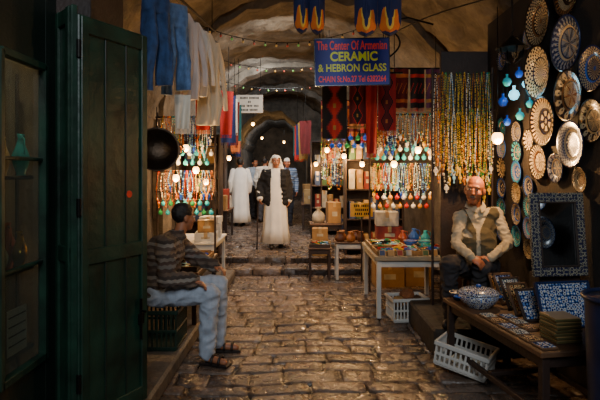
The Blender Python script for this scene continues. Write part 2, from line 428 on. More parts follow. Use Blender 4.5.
NC = {'turquoise': '#1f97a0', 'cobalt blue': '#2346a8', 'amber': '#b56a14', 'white': '#d6cfbd', 'coral red': '#a02a1b', 'dark green': '#1b4a2a', 'black': '#17161a', 'yellow': '#c9a22c', 'pale blue': '#7fb4d0', 'brown': '#5a3520', 'bright green': '#2f8a48'}
NM = {k: mat('bead_'+k.replace(' ', '_'), v, .13, ns=20, na=.25) for k, v in NC.items()}
NMESH = {}
ALT = {'turquoise': 'white', 'cobalt blue': 'pale blue', 'amber': 'brown', 'white': 'pale blue', 'coral red': 'amber', 'dark green': 'yellow', 'black': 'white', 'yellow': 'amber', 'pale blue': 'cobalt blue', 'brown': 'amber', 'bright green': 'yellow'}
def necklace(col, L, w, r, loc, label, group, pend=True):
    var = rnd.randrange(2); key = (col, round(L, 1), r, var)
    L = round(L, 1)
    if key not in NMESH:
        mb = MB(); N = int(2.1*L/(2*r)); N = min(N, 84)
        def pt(a):
            e = .5-.5*math.cos(a); return V(w/2*math.sin(a)*(.35+.65*e), .006*math.sin(a*5), -L*e)
        for i in range(N):
            a = 2*PI*(i+.5)/N; e = .5-.5*math.cos(a)
            rr = r*(.65+.8*e*((i % (4+var*3)) == 0)+.25*(i % 2)*(1-var)+.25*var*e)
            mb.sph(pt(a), rr, 6, 0 if i % (4+var*3) else 1, 4)
        mb.tube([pt(2*PI*i/40) for i in range(40)], .0035, 4, 1, True)
        p = (MB().sph((0, -.004, -L-.02), (.02, .009, .026), 8, 0, 6) if var else MB().rev([(0, -.005), (.024, -.004), (.026, .002), (.02, .004), (0, .004)], 12, Matrix.Translation((0, -.004, -L-.026)) @ Rx(PI/2))).cyl((0, -.004, -L-.04), (0, -.004, -L-.075), .006, .011, 6)
        NMESH[key] = (mb.mesh('necklace', [NM[col], NM[ALT[col]]]), p.mesh('pendant', [NM[ALT[col]]]))
    o = bpy.data.objects.new('necklace', NMESH[key][0]); C.objects.link(o); o.location = loc; o.rotation_euler = (0, 0, rnd.uniform(-.5, .5))
    tag(o, label, 'necklace', group)
    if pend:
        q = bpy.data.objects.new('pendant', NMESH[key][1]); C.objects.link(q); q.parent = o
    return o
def rack(label, x0, x1, Y, z0, ztop, rails):
    t = thing('necklace_rack', label, 'rack', ((x0+x1)/2, Y, z0)); W = (x1-x0)
    for sx in (-1, 1): MB().cyl((sx*W/2, .03, 0), (sx*W/2, .03, ztop-z0), .014).build('upright', DWOOD, t)
    for z in rails: MB().cyl((-W/2-.02, .02, z-z0), (W/2+.02, .02, z-z0), .01).build('rail', DWOOD, t)
    return t
cols = list(NC)
def hang_row(x0, x1, Y, z, n, L0, L1, pal, place, group, r=.009, w=.11, pend=True):
    for i in range(n):
        c = rnd.choice(pal)
        necklace(c, rnd.uniform(L0, L1), w, r, (x0+(x1-x0)*(i+.5)/n+rnd.uniform(-.014, .014), Y-.012-.02*(i % 3), z+.008), '%s bead necklace, %s from left %s' % (c, ORD[i], place), group, pend)
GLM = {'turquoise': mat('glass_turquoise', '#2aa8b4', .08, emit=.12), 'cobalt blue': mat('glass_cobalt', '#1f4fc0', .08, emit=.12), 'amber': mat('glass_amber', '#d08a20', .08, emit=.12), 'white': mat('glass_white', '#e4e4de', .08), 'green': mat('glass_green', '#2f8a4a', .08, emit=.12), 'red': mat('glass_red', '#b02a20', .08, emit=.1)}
GMESH = {}
def ornament(col, r, loc, label, group, cord, m=None):
    key = (col, r, cord)
    if key not in GMESH:
        GMESH[key] = (MB().rev([(0, -r), (r*.6, -r*.8), (r, 0), (r*.75, r*.7), (r*.25, r), (r*.22, r*1.5), (r*.32, r*1.7), (0, r*1.7)], 16).mesh('globe', [m or GLM[col]]), MB().cyl((0, 0, r*1.65), (0, 0, r*1.7+cord), .003, None, 5).mesh('cord', [IRON]))
    t = thing('glass_ornament', label, 'ornament', loc, 0, group)
    for n, me in zip(('globe', 'cord'), GMESH[key]):
        o = bpy.data.objects.new(n, me); C.objects.link(o); o.parent = t
gl = ['turquoise', 'cobalt blue', 'white', 'green', 'amber', 'turquoise', 'cobalt blue', 'red']
def orn_row(x0, x1, Y, z, n, place, group, r=.034, s0=0):
    for i in range(n):
        c = gl[(i*5+i//3+s0) % 8]; d = round(.04+.06*((i*2+s0) % 4), 2)
        ornament(c, r, (x0+(x1-x0)*(i+.5)/n, Y-.035*(i % 2), z-d-r*1.7), '%s glass ornament, %s from left %s' % (c, ORD[i], place), group, d)
BULBM = mat('bulb_glow', (1., .52, .13), .3, emit=11, na=.02)
def plight(name, loc, power, col=(1., .62, .3), r=.05, parent=None):
    l = bpy.data.lights.new(name, 'POINT'); l.energy = power; l.color = col; l.shadow_soft_size = r
    o = bpy.data.objects.new(name, l); C.objects.link(o); o.location = loc
    if parent: o.parent = parent
    return o
def bulb(label, loc, cord, power, r=.032):
    t = thing('light_bulb', label, 'light bulb', loc, group='bare bulbs over the stalls')
    MB().sph((0, 0, 0), (r, r, r*1.15), 12, 0, 8).build('bulb', BULBM, t)
    MB().cyl((0, 0, r*.9), (0, 0, r*.9+.05), r*.55, r*.5).build('socket', IRON, t)
    MB().tube([(0, 0, r+.045), (.004, .003, r+.045+cord*.5), (0, 0, r+.045+cord)], .004).build('cord', IRON, t)
    plight('bulb_light', (0, -.05, -.07), power, (1., .55, .21), .02, t)
    return t

# ------------------------------------------------------------------ people
def body_prims(J, g=0., parts='tahl'):
    P = []; sd = (J['shL']-J['shR']).normalized(); pe, chn = J['pelvis'], J['chest']
    if 't' in parts:
        for s in (-1, 1): P.append(('c', pe+sd*s*.055, chn+sd*s*.07, .095+g, .1+g))
        P.append(('c', pe, chn, .11+g, .12+g)); P.append(('c', J['shR'], J['shL'], .06+g, .06+g))
        P.append(('c', chn, J['neck'], .1+g*.5, .055+g*.4))
    if 'n' in parts: P.append(('c', J['neck']-V(0, 0, .02), J['head'], .055, .05))
    if 'a' in parts:
        for s in 'RL':
            P += [('c', J['sh'+s], J['el'+s], .052+g, .042+g), ('c', J['el'+s], J['wr'+s], .042+g, .03+g)]
    if 'l' in parts:
        P.append(('c', J['hipR'], J['hipL'], .1+g, .1+g))
        for s in 'RL':
            P += [('c', J['hip'+s], J['kn'+s], .088+g, .06+g), ('c', J['kn'+s], J['an'+s], .058+g, .042+g)]
    return P
def foot_prims(J, g=0.):
    P = []
    for s in 'RL': P += [('c', J['an'+s]-V(0, 0, .02), J['an'+s]+(J['to'+s]-J['an'+s])*.1-V(0, 0, .03), .04+g, .036+g), ('c', J['an'+s]-V(0, 0, .045), J['to'+s], .034+g, .028+g)]
    return P
def hand_prims(w, d, n, sg, curl=.5):
    d = d.normalized(); n = (n-d*n.dot(d)).normalized(); s = n.cross(d)*sg
    R = Matrix((d, s, n)).transposed().to_4x4(); P = [('m', Matrix.Translation(w+d*.05) @ R @ Matrix.Diagonal((.052, .042, .018, 1)))]
    for i, L in enumerate((.068, .076, .071, .055)):
        b = w+d*.085+s*(.03-.02*i); d1 = (d*math.cos(curl)-n*math.sin(curl)); d2 = (d*math.cos(curl*2.2)-n*math.sin(curl*2.2))
        P += [('c', b, b+d1*L*.5, .0095, .0085), ('c', b+d1*L*.5, b+d1*L*.5+d2*L*.5, .0085, .0075)]
    b = w+d*.03+s*.034; t = (d*.7+s*.7-n*.2).normalized(); t2 = (d*.95+s*.2-n*.3).normalized()
    P += [('c', b, b+t*.035, .012, .0105), ('c', b+t*.035, b+t*.035+t2*.03, .0105, .009)]
    return P
def E(H, c, r): return ('m', H @ Matrix.Translation(c) @ Matrix.Diagonal((*r, 1)))
def head_prims(H):
    P = [E(H, (0, .015, .035), (.075, .096, .088)), E(H, (0, -.025, -.03), (.062, .068, .078)), E(H, (0, -.052, -.085), (.038, .036, .03)),
         E(H, (0, -.09, -.008), (.012, .018, .028)), E(H, (0, -.101, -.024), (.017, .016, .013)), E(H, (0, -.072, .036), (.05, .014, .012)),
         E(H, (0, -.086, -.057), (.024, .01, .007)), E(H, (0, -.084, -.069), (.02, .01, .007))]
    for s in (-1, 1): P += [E(H, (s*.077, .018, -.008), (.012, .022, .033)), E(H, (s*.036, -.055, -.022), (.03, .03, .03))]
    return P
def face(root, H, hairc, mous=None):
    ew = mat('eye_white', '#cfc6ba', .3); ir = mat('eye_iris', '#20140c', .2)
    for s in (-1, 1):
        MB().ell(H @ Matrix.Translation((s*.031, -.081, .012)) @ Matrix.Diagonal((.013, .01, .007, 1)), 12, 0).ell(H @ Matrix.Translation((s*.031, -.0885, .012)) @ Matrix.Diagonal((.006, .005, .006, 1)), 10, 1).build('eye', [ew, ir], root)
        MB().ell(H @ Matrix.Translation((s*.032, -.088, .034)) @ Ry(s*.15) @ Matrix.Diagonal((.02, .005, .004, 1)), 10, 0).build('eyebrow', hairc, root)
    MB().ell(H @ Matrix.Translation((0, -.0945, -.063)) @ Matrix.Diagonal((.023, .004, .0035, 1)), 12, 0).build('mouth', mat('lips', '#6a3026', .5), root)
    if mous: MB().ell(H @ Matrix.Translation((0, -.095, -.048)) @ Matrix.Diagonal((.027, .008, .007, 1)), 12, 0).build('moustache', mous, root)
def hair(root, H, m, mode='full', vox=.009):
    Hi = H.inverted()
    def cut(p):
        q = Hi @ p
        if mode == 'full': return q.y < -.05 and q.z < .07 or q.z < -.06 or (abs(q.x) > .06 and q.z < -.005 and q.y < .03) or (q.y < .0 and q.z < .02)
        if mode == 'bald': return q.z > .04 or q.y < .0 or q.z < -.055
        return False
    return blob('hair', [E(H, (0, .022, .038), (.081, .1, .094) if mode == 'full' else (.079, .097, .09))], m, root, vox, 2, cut, None, .005, 45)
SK1 = mat('skin_tan', '#a8623f', .5, ns=12, na=.12); SK2 = mat('skin_brown', '#9a6344', .5, ns=12, na=.12)
BLACKH = mat('black_hair', '#14100e', .55, bump=.4, bs=120); GREYH = mat('grey_hair', '#574f47', .7, bump=.4, bs=120)
JEANS = mat('pale_denim', '#a3adba', .85, ns=25, na=.14, bump=.15, bs=120)
def rel(J, root): return {k: Vector(v)-root for k, v in J.items()}

R0 = V(-1.22, 4.4, .0)
J = rel(dict(pelvis=(-1.25, 4.38, .63), chest=(-1.17, 4.41, .95), neck=(-1.075, 4.44, 1.10), head=(-1.035, 4.465, 1.245),
    shR=(-1.13, 4.21, 1.015), elR=(-1.10, 4.11, .77), wrR=(-.90, 4.18, .745), shL=(-1.16, 4.62, 1.03), elL=(-.98, 4.70, .84), wrL=(-.80, 4.6, .79),
    hipR=(-1.22, 4.31, .60), knR=(-.77, 4.27, .61), anR=(-.80, 4.3, .1), toR=(-.64, 4.24, .035), hipL=(-1.22, 4.5, .60), knL=(-.74, 4.54, .63), anL=(-.755, 4.6, .1), toL=(-.59, 4.6, .035)), R0)
t = thing('person', 'man sitting on a green crate in brown patterned sweater and pale jeans', 'person', R0)
H = Matrix.Translation(J['head']) @ Rz(math.radians(130)) @ Rx(math.radians(6))
hp = hand_prims(J['wrR'], V(1, .1, -.35), V(.3, 0, 1), 1, .45)+hand_prims(J['wrL'], V(1, -.2, -.3), V(.3, 0, 1), -1, .45)
blob('body', body_prims(J, -.012, 'tnal')+head_prims(H)+hp+foot_prims(J), [SK2], t, .0075, 2)
hair(t, H, BLACKH); face(t, H, BLACKH)
SWEAT = bandmat('patterned_knit', ['#40332c', '#625d58', '#463730', '#756d63', '#403733', '#6c5e51', '#4f423a', '#7f776d', '#3a322d', '#574a40'], 3.6, .03, 30)
blob('sweater', body_prims(J, .028, 'ta')+[('c', J['pelvis']+V(0, 0, .03), J['pelvis']+V(.02, 0, .12), .165, .165), ('c', J['chest']+V(-.05, -.06, .02), J['chest']+V(-.05, .06, .02), .12, .12)], [SWEAT], t, .01, 4, lambda p: p.z > J['neck'].z+.045, None, .013, 10)
blob('trousers', body_prims(J, .026, 'l'), [JEANS], t, .01, 4, None, None, .009, 9)
SANDM = mat('dark_leather', '#1d1512', .55)
for s in 'RL':
    a, b = J['an'+s], J['to'+s]; f = (b-a); f.z = 0; f.normalize(); c = (a+b)/2
    mb = MB(); Rm = Rz(math.atan2(f.y, f.x)); mb.box((c.x-.005, c.y, .012), (.27, .095, .022), Rm, 0, .01)
    for k in (-.02, .05): mb.tube([Vector((c.x, c.y, 0))+f*k+Rm.to_3x3() @ V(0, .048*math.cos(q), 0)+V(0, 0, .02+.062*math.sin(q)) for q in [PI*i/8 for i in range(9)]], .012, 6)
    mb.build('sandal', SANDM, t)

R1 = V(1.68, 4.7, .25)
J = rel(dict(pelvis=(1.65, 4.72, .80), chest=(1.70, 4.80, 1.13), neck=(1.675, 4.78, 1.315), head=(1.645, 4.71, 1.475),
    shR=(1.515, 4.73, 1.22), elR=(1.435, 4.60, .985), wrR=(1.50, 4.37, .905), shL=(1.89, 4.82, 1.245), elL=(1.945, 4.66, .985), wrL=(1.67, 4.40, .89),
    hipR=(1.57, 4.7, .77), knR=(1.31, 4.40, .835), anR=(1.36, 4.52, .35), toR=(1.30, 4.45, .285), hipL=(1.76, 4.7, .77), knL=(1.6, 4.40, .82), anL=(1.62, 4.57, .35), toL=(1.56, 4.49, .285)), R1)
t = thing('person', 'bald man in light shirt and khaki vest sitting behind the ceramics table', 'person', R1)
H = Matrix.Translation(J['head']) @ Rz(math.radians(-26)) @ Ry(math.radians(7)) @ Rx(math.radians(1)) @ Matrix.Scale(1.12, 4)
hp = hand_prims(J['wrR'], V(.6, -.5, -.45), V(-.2, -.6, .8), 1, .6)+hand_prims(J['wrL'], V(-.8, -.3, -.35), V(.2, -.6, .8), -1, .6)
blob('body', body_prims(J, -.012, 'tnal')+head_prims(H)+hp+foot_prims(J), [SK1], t, .0075, 2)
hair(t, H, GREYH, 'bald'); face(t, H, GREYH, GREYH)
belly = lambda g: [('m', Matrix.Translation(J['pelvis'].lerp(J['chest'], .45)+V(-.01, -.05, 0)) @ Matrix.Diagonal((.185+g, .165+g, .2+g, 1)))]
SHM = mat('light_shirt', '#a89a80', .9, ns=10, na=.1, bump=.15, bs=60)
blob('shirt', body_prims(J, .004, 'ta')+belly(-.01), [SHM], t, .01, 3, lambda p: p.z > J['neck'].z+.02, None, .010, 15)
mb = MB(); nk = J['neck']
for s in (-1, 1): mb.grid(lambda u, v: nk+V(s*(.015+.062*u**.7)*(1+.35*v), -.085+.10*u-.025*v, .03+.03*u-.055*v-.02*(1-u)), 8, 4)
mb.build('collar', SHM, t)
fw = V(-.3, -1, 0).normalized(); sdv = V(1, -.3, 0).normalized(); cc = J['chest']; sdx = (J['shL']-J['shR']).normalized(); smid = (J['shL']+J['shR'])/2
def vcut(p):
    q = p-cc; u = abs(q.dot(sdv)); f = q.dot(fw)
    return p.z > J['neck'].z+.0 or (f > .02 and u < .015+max(0, q.z+.02)*.5) or abs((p-smid).dot(sdx)) > .172 and q.z > -.08
VM = mat('khaki_vest', '#51472f', .9, ns=5, na=.06, bump=.08)
blob('vest', body_prims(J, .026, 't')+belly(.008)+[('c', J['pelvis']+V(0, 0, .02), J['pelvis']+V(0, 0, .08), .165, .165)], [VM], t, .0065, 5, vcut, None, .007, 8)
mb = MB()
for s in (-1, 1):
    c_ = J['pelvis'].lerp(J['chest'], .3)+sdv*s*.1+fw*.19; mb.box(c_, (.1, .012, .11), Rz(math.atan2(sdv.y, sdv.x)-s*.25), 0, .004).box(c_+V(0, -.004, .05), (.105, .014, .03), Rz(math.atan2(sdv.y, sdv.x)-s*.25), 0, .004)
mb.build('pocket', VM, t)
blob('trousers', body_prims(J, .018, 'l'), [mat('dark_trousers', '#2b282a', .9, bump=.1)], t, .01, 4, None, None, .012, 12)
for s in 'RL':
    blob('shoe', foot_prims(J, .012)[0 if s == 'R' else 2:2 if s == 'R' else 4], [SANDM], t, .01, 2)
t = thing('stool', 'dark wooden stool under the bald man in the vest', 'stool', (1.7, 4.8, .25))
MB().rev([(0, .385), (.17, .385), (.18, .395), (.18, .41), (.17, .42), (0, .42)], 24).build('seat', DWOOD, t)
for k in range(4):
    a = PI/4+k*PI/2; MB().cyl((.17*math.cos(a), .17*math.sin(a), 0), (.12*math.cos(a), .12*math.sin(a), .39), .016, .02).build('leg', DWOOD, t)
MB().tube([(.145*math.cos(2*PI*k/20), .145*math.sin(2*PI*k/20), .16) for k in range(20)], .009, 6, 0, True).build('stretcher', DWOOD, t)

def stander(label, loc, yaw, style, top, bottom, headw, skin, stride=0., scale=1., elbow=None, coat=None):
    root = thing('person', label, 'person', loc, yaw); root.scale = (scale,)*3
    s = stride
    J = dict(pelvis=V(0, 0, .94), chest=V(0, 0, 1.27), neck=V(0, 0, 1.45), head=V(0, -.02, 1.59), shR=V(-.18, 0, 1.39), shL=V(.18, 0, 1.39),
             elR=V(-.25, .03, 1.12), wrR=V(-.24, -.08, .88), elL=V(.25, .03, 1.12), wrL=V(.24, -.06, .88), hipR=V(-.09, 0, .9), hipL=V(.09, 0, .9),
             knR=V(-.095, -s*.6-.01, .49), knL=V(.095, s*.3-.01, .49), anR=V(-.09, -s, .09), anL=V(.09, s*.9, .1), toR=V(-.1, -s-.15, .035), toL=V(.1, s*.9-.15, .04))
    if elbow: J.update(elbow)
    H = Matrix.Translation(J['head']) @ Rx(.06)
    hp = hand_prims(J['wrR'], (J['wrR']-J['elR']), V(-1, 0, 0), 1, .5)+hand_prims(J['wrL'], (J['wrL']-J['elL']), V(1, 0, 0), -1, .5)
    blob('body', body_prims(J, -.012, 'tnal')+head_prims(H)+hp+foot_prims(J), [skin], root, .011, 2)
    face(root, H, BLACKH if headw != 'scarf' else GREYH, GREYH if headw == 'scarf' else None)
    if headw == 'scarf':
        Hi = H.inverted()
        blob('headscarf', [E(H, (0, .02, .03), (.098, .112, .104)), ('c', V(-.06, .04, 1.58), V(-.12, .03, 1.36), .06, .06), ('c', V(.06, .04, 1.58), V(.12, .03, 1.36), .06, .06), ('c', V(0, .06, 1.58), V(0, .1, 1.3), .08, .07), ('c', V(-.1, .1, 1.4), V(.1, .1, 1.4), .06, .06)],
             WHITE, root, .012, 4, lambda p: (Hi @ p).y < -.03 and -.2 < (Hi @ p).z < .065 and abs((Hi @ p).x) < .075, None, .008, 18)
    elif headw == 'cap': blob('cap', [E(H, (0, .018, .05), (.084, .1, .088))], WHITE, root, .012, 3, lambda p: (H.inverted() @ p).z < .045)
    else: hair(root, H, BLACKH, 'full', .012)
    if style == 'robe':
        secs = [(0, 0, .1, .25+s*.2, .2+s*.7, .09), (0, 0, .35, .23, .19+s*.5, .07), (0, 0, .65, .215, .17+s*.2, .05), (0, 0, .92, .205, .155, .02), (0, 0, 1.2, .195, .14, .01), (0, 0, 1.36, .19, .115, 0), (0, 0, 1.44, .12, .085, 0), (0, 0, 1.48, .065, .065, 0)]
        mb = MB().loft(secs, 36, 0, 9)
        for q in 'RL': mb.cap(J['sh'+q], J['el'+q], .07, .066).cap(J['el'+q], J['wr'+q], .066, .06)
        mb.build('robe', top, root)
    else:
        blob('shirt', body_prims(J, .018, 'ta'), [top], root, .013, 4, lambda p: p.z > 1.49, None, .01, 10)
        blob('trousers', body_prims(J, .018, 'l'), [bottom], root, .013, 4, None, None, .01, 10)
    if coat:
        P = [('c', J['shR'], J['shL'], .085, .085), ('c', V(-.09, 0, 1.3), V(-.12, .01, .84), .14, .15), ('c', V(.09, 0, 1.3), V(.12, .01, .84), .14, .15)]
        for q in 'RL': P += [('c', J['sh'+q], J['el'+q], .082, .076), ('c', J['el'+q], J['el'+q].lerp(J['wr'+q], .85), .076, .068)]
        blob('jacket', P, [coat], root, .014, 4, lambda p: p.z > 1.46 or p.z < .76+.06*math.sin(p.x*20) or (p.y < -.04 and abs(p.x+.01) < .08+.03*(1.3-p.z)), None, .012, 8)
    for q in 'RL':
        blob('shoe', foot_prims(J, .01)[0 if q == 'R' else 2:2 if q == 'R' else 4], [SANDM], root, .012, 2)
    return root
TH = mat('white_robe', '#dcd6ca', .9, ns=5, na=.08); BLK = mat('black_jacket', '#0d0c0e', .9, ns=8, na=.2)
stander('man walking in white robe, black jacket and white headscarf with a cane', (-.46, 9.5, fz(9.5)), .12, 'robe', TH, None, 'scarf', SK2, .12, 1.02, dict(elR=V(-.29, .04, 1.13), wrR=V(-.3, -.14, .92)), BLK)
mb = MB().tube([(0, 0, .0), (.012, 0, .45), (.02, 0, .84), (.02, -.02, .885), (.02, -.06, .895), (.02, -.1, .88)], .012, 8)
c = tag(mb.build('cane', DWOOD, None, (-.80, 9.28, fz(9.28)+.008)), 'thin dark walking cane held by the man in white robe', 'cane')
MB().cyl((0, 0, -.004), (0, 0, .03), .016).build('tip', IRON, c)
stander('person in long white robe walking away by the left stalls', (-1.52, 12.7, fz(12.7)), PI+.2, 'robe', mat('pale_robe', '#dcd8d0', .9, ns=5, na=.08), None, 'hair', SK2, .08, 1.0)
stander('man in pale blue shirt and dark trousers beside the white robe', (-1.3, 14.4, fz(14.4)), .5, 'shirt', mat('pale_blue_shirt', '#9fb0c2', .9), mat('charcoal_trousers', '#26262b', .9), 'hair', SK2, .08, 1.0)
stander('man in white shirt half hidden behind the walking man', (-.94, 13.4, fz(13.4)), PI-.3, 'shirt', mat('white_shirt', '#d5d0c6', .9), mat('grey_trousers', '#3d3c40', .9), 'hair', SK2, .1, 1.02)
stander('man in white skullcap and blue striped shirt in the background', (-.33, 12.6, fz(12.6)), .2, 'shirt', bandmat('blue_striped', ['#50627e', '#8d98a6', '#50627e', '#76859b'], 9, 0, 1), mat('dark_blue_trousers', '#1e222e', .9), 'cap', SK1, .06, 1.0)

# ------------------------------------------------------------------ left side
crate('green plastic crate the man in the sweater sits on', (-1.23, 4.42, .13), .38, .4, .345, GPLAST)
t = thing('display_shelf', 'dark shelving behind the left shop window', 'shelf', (-1.8, 2.62, .0))
for z in (.68, 1.12, 1.62): MB().box((0, 0, z), (.4, .4, .02)).build('shelf_board', DWOOD, t)
for sy in (-1, 1): MB().box((-.18, sy*.19, 1.1), (.03, .03, 2.2)).build('upright', DWOOD, t)
def vase(label, loc, m, k=1., group=None, name='vase'):
    t = thing(name, label, 'vase', loc, 0, group)
    MB().rev([(0, 0), (.05*k, 0), (.045*k, .01*k), (.085*k, .08*k), (.09*k, .12*k), (.05*k, .18*k), (.03*k, .22*k), (.04*k, .25*k), (.036*k, .25*k), (.026*k, .22*k)], 20).build('body', m, t)
    MB().tube([(.04*k, 0, .23*k), (.09*k, 0, .22*k), (.1*k, 0, .17*k), (.08*k, 0, .13*k)], .007*k).build('handle', m, t)
    return t
G = 'goods in the left shop window'
vase('brass jug on the middle shelf in the left window', (-1.66, 2.7, 1.131), BRASS, .8, G)
vase('cream jug on the middle shelf in the left window', (-1.68, 2.54, 1.131), CREAM, .7, G)
vase('turquoise jug on the top shelf in the left window', (-1.68, 2.72, 1.631), TURQ, .9, G)
vase('small brown jug on the top shelf in the left window', (-1.66, 2.54, 1.631), TANG, .8, G)
vase('rust red jug at the back of middle shelf in left window', (-1.8, 2.64, 1.131), RUST, 1., G)
q = tag(MB().box((0, 0, .12), (.012, .18, .24)).build('price_board', WPLAST, None, (-1.63, 2.66, .69)), 'small white ruled card on the bottom shelf in left window', 'card')
MB().box((.008, 0, .05), (.004, .16, .008)).box((.008, 0, .1), (.004, .16, .008)).box((.008, 0, .15), (.004, .16, .008)).box((.008, 0, .2), (.004, .16, .008)).build('ruled_line', IRON, q)
t = thing('clothes_rail', 'dark steel rail holding clothes above the left stalls', 'rail', (-1.33, 4.3, 3.42))
MB().cyl((0, 0, 0), (.26, 2.0, 0), .013).build('rod', IRON, t)
MB().cyl((0.02, .1, 0), (0.02, .1, .35), .005).build('wire', IRON, t); MB().cyl((.24, 1.9, 0), (.24, 1.9, .45), .005).build('wire', IRON, t)
def hanger(t, top, w=.2):
    MB().tube([(0, 0, top), (0, 0, top-.05), (-w, 0, top-.13), (w, 0, top-.13), (0, 0, top-.05)], .005).build('hanger', STEEL, t)
def drape(mb, amp, fx, seed):
    for p in mb.v:
        k = noise.noise(V(p.x*fx, seed, p.z*2.2)); f = min(1, max(0, -p.z-.1)/.4); p.y += amp*f*k*2; p.x += amp*.5*f*noise.noise(V(seed, p.z*4, p.x*3))
    return mb
def trousers(label, loc, m, L, rot, group, k=.8):
    t = thing('hanging_trousers', label, 'trousers', loc, rot, group); t.scale = (k, k*.8, 1); hanger(t, 0, .14)
    mb = MB().loft([(0, 0, -.34, .19, .085, .05), (0, 0, -.22, .185, .075, .05), (0, 0, -.12, .17, .05, .03)], 32, 0, 9)
    for s in (-1, 1):
        L2 = L*(1-.06*(s > 0))
        mb.loft([(s*.13, 0, -L2, .07, .055, .16), (s*.13, .005, -L2*.92, .075, .06, .05), (s*.122, .005, -L2*.85, .068, .06, .2), (s*.115, .005, -L2*.7, .08, .065, .16), (s*.105, 0, -L2*.6, .088, .07, .03), (s*.1, 0, -L2*.5, .09, .07, .16), (s*.093, 0, -.33, .1, .082, .06)], 24, 0, 5, s*1.5)
    drape(mb, .09, 7, len(label)).build('trouser_legs', m, t)
    MB().loft([(0, 0, -.155, .177, .062, .02), (0, 0, -.11, .172, .054, .02)], 24, 0, 7).build('waistband', m, t)
    return t
def shirt(label, loc, m, k, kz, rot, group, name='hanging_shirt'):
    t = thing(name, label, 'shirt', loc, rot, group); t.scale = (k, k*.9, kz); hanger(t, 0, .2)
    zs = [-.85+.06*i for i in range(12)]
    drape(MB().loft([(.01, 0, z, .225-.03*math.sin((z+.2)*3), .085, .12+.08*math.sin(z*17)) for z in zs]+[(0, 0, -.16, .2, .05, .03), (0, 0, -.1, .12, .04, 0), (0, 0, -.06, .06, .035, 0)], 48, 0, 8), .12, 9, len(label)).build('body', m, t)
    for s in (-1, 1): drape(MB().loft([(s*.40, 0, -.66-.06*s, .045, .04, .14), (s*.39, 0, -.58, .055, .045, .05), (s*.35, 0, -.45, .055, .045, .16), (s*.29, 0, -.3, .065, .05, .06), (s*.19, 0, -.14, .06, .04, 0)], 20, 0, 4, s), .05, 8, len(label)+s).build('sleeve', m, t)
    return t
BJ = mat('blue_jeans', '#27426c', .85, ns=14, na=.3, bump=.2, bs=60); BJ2 = mat('faded_jeans', '#5777a4', .85, ns=14, na=.3, bump=.2, bs=60)
G = 'clothes hanging from the left rail'
trousers('dark blue jeans hanging nearest on the left clothes rail', (-1.28, 4.45, 3.4), BJ, 1.03, .75, G, .72)
trousers('faded blue jeans hanging second on the left clothes rail', (-1.22, 4.9, 3.4), BJ2, 1.0, .6, G, .72)
shirt('pale pink shirt hanging third on the left clothes rail', (-1.2, 5.3, 3.4), mat('pale_pink_cloth', '#cfc2bb', .9, ns=5, na=.1), .5, 1.15, .4, G)
shirt('white shirt hanging fourth on the left clothes rail', (-1.17, 5.65, 3.4), mat('plain_white_cloth', '#d2d2ce', .9, ns=5, na=.1), .5, 1.05, .5, G)
shirt('cream shirt hanging last and lowest on the left clothes rail', (-1.1, 6.0, 3.4), mat('cream_cloth', '#d4c8b0', .9, ns=5, na=.1), .52, 1.4, .3, G)
t = thing('metal_pan', 'big round hammered metal pan hanging beside the green door', 'pan', (-1.32, 4.62, 1.86), (math.radians(80), 0, .3))
MB().rev([(0, -.1), (.08, -.092), (.14, -.065), (.185, -.02), (.2, .0), (.208, .004), (.2, .008), (.18, -.012), (.135, -.055), (.08, -.08), (0, -.088)], 36).build('bowl', mat('hammered_bronze', '#3d3228', .36, .9, ns=9, na=.3, bump=.25, bs=30), t)
for s in (-1, 1): MB().tube([(s*.2+s*.045*math.sin(q), -.05+.1*q/PI, .004) for q in [PI*i/8 for i in range(9)]], .008).build('handle', IRON, t)
MB().tube([(0, .2, 0), (0, .25, -.03), (0, .42, -.05)], .004).build('cord', IRON, t)
table('dark wooden jewellery table in front of the man in the sweater', (-1.38, 5.55, .13), .74, 1.2, .52, MWOOD, DWOOD)
table('white-topped table deeper in the left stalls', (-1.45, 7.15, .13), .66, 1.0, .58, WHITE, WPLAST)
TRAYM = mat('wicker', '#7d5c32', .8, ns=30, na=.35, bump=.6, bs=70)
def tray(label, loc, w, d, m, rot=0):
    t = thing('tray', label, 'tray', loc, rot)
    MB().box((0, 0, .006), (w, d, .012)).build('base', m, t)
    mb = MB(); h = .055
    for s in (-1, 1):
        mb.box((0, s*d/2, h/2), (w+.02, .018, h), None, 0, .006).box((s*w/2, 0, h/2), (.018, d+.02, h), None, 0, .006)
    mb.build('rim', m, t); return t
BRM = {}
def bracelets(cx_, cy_, z, w, d, n, where, group):
    for i in range(n):
        c = rnd.choice(cols)
        if c not in BRM:
            mb = MB()
            for k in range(18): mb.sph((.034*math.cos(2*PI*k/18), .034*math.sin(2*PI*k/18), 0), .0075, 6, 0, 4)
            BRM[c] = mb.mesh('bracelet', [NM[c]])
        o = bpy.data.objects.new('bracelet', BRM[c]); C.objects.link(o)
        o.location = (cx_+rnd.uniform(-.5, .5)*(w-.1), cy_+rnd.uniform(-.5, .5)*(d-.1), z+.008+.011*(i % 5)); o.rotation_euler = (rnd.uniform(-.2, .2), rnd.uniform(-.2, .2), 0)
        tag(o, '%s bead bracelet lying in the %s' % (c, where), 'bracelet', group)
tray('dark tray of bracelets nearest the man in the sweater', (-1.26, 5.2, .65), .44, .4, DWOOD); bracelets(-1.26, 5.2, .664, .44, .4, 34, 'dark tray nearest the sweater man', 'bracelets in the near left tray')
tray('wicker tray of bracelets at the back of the left jewellery table', (-1.26, 5.75, .65), .44, .5, TRAYM); bracelets(-1.26, 5.75, .664, .44, .5, 34, 'wicker tray on the left table', 'bracelets in the far left tray')
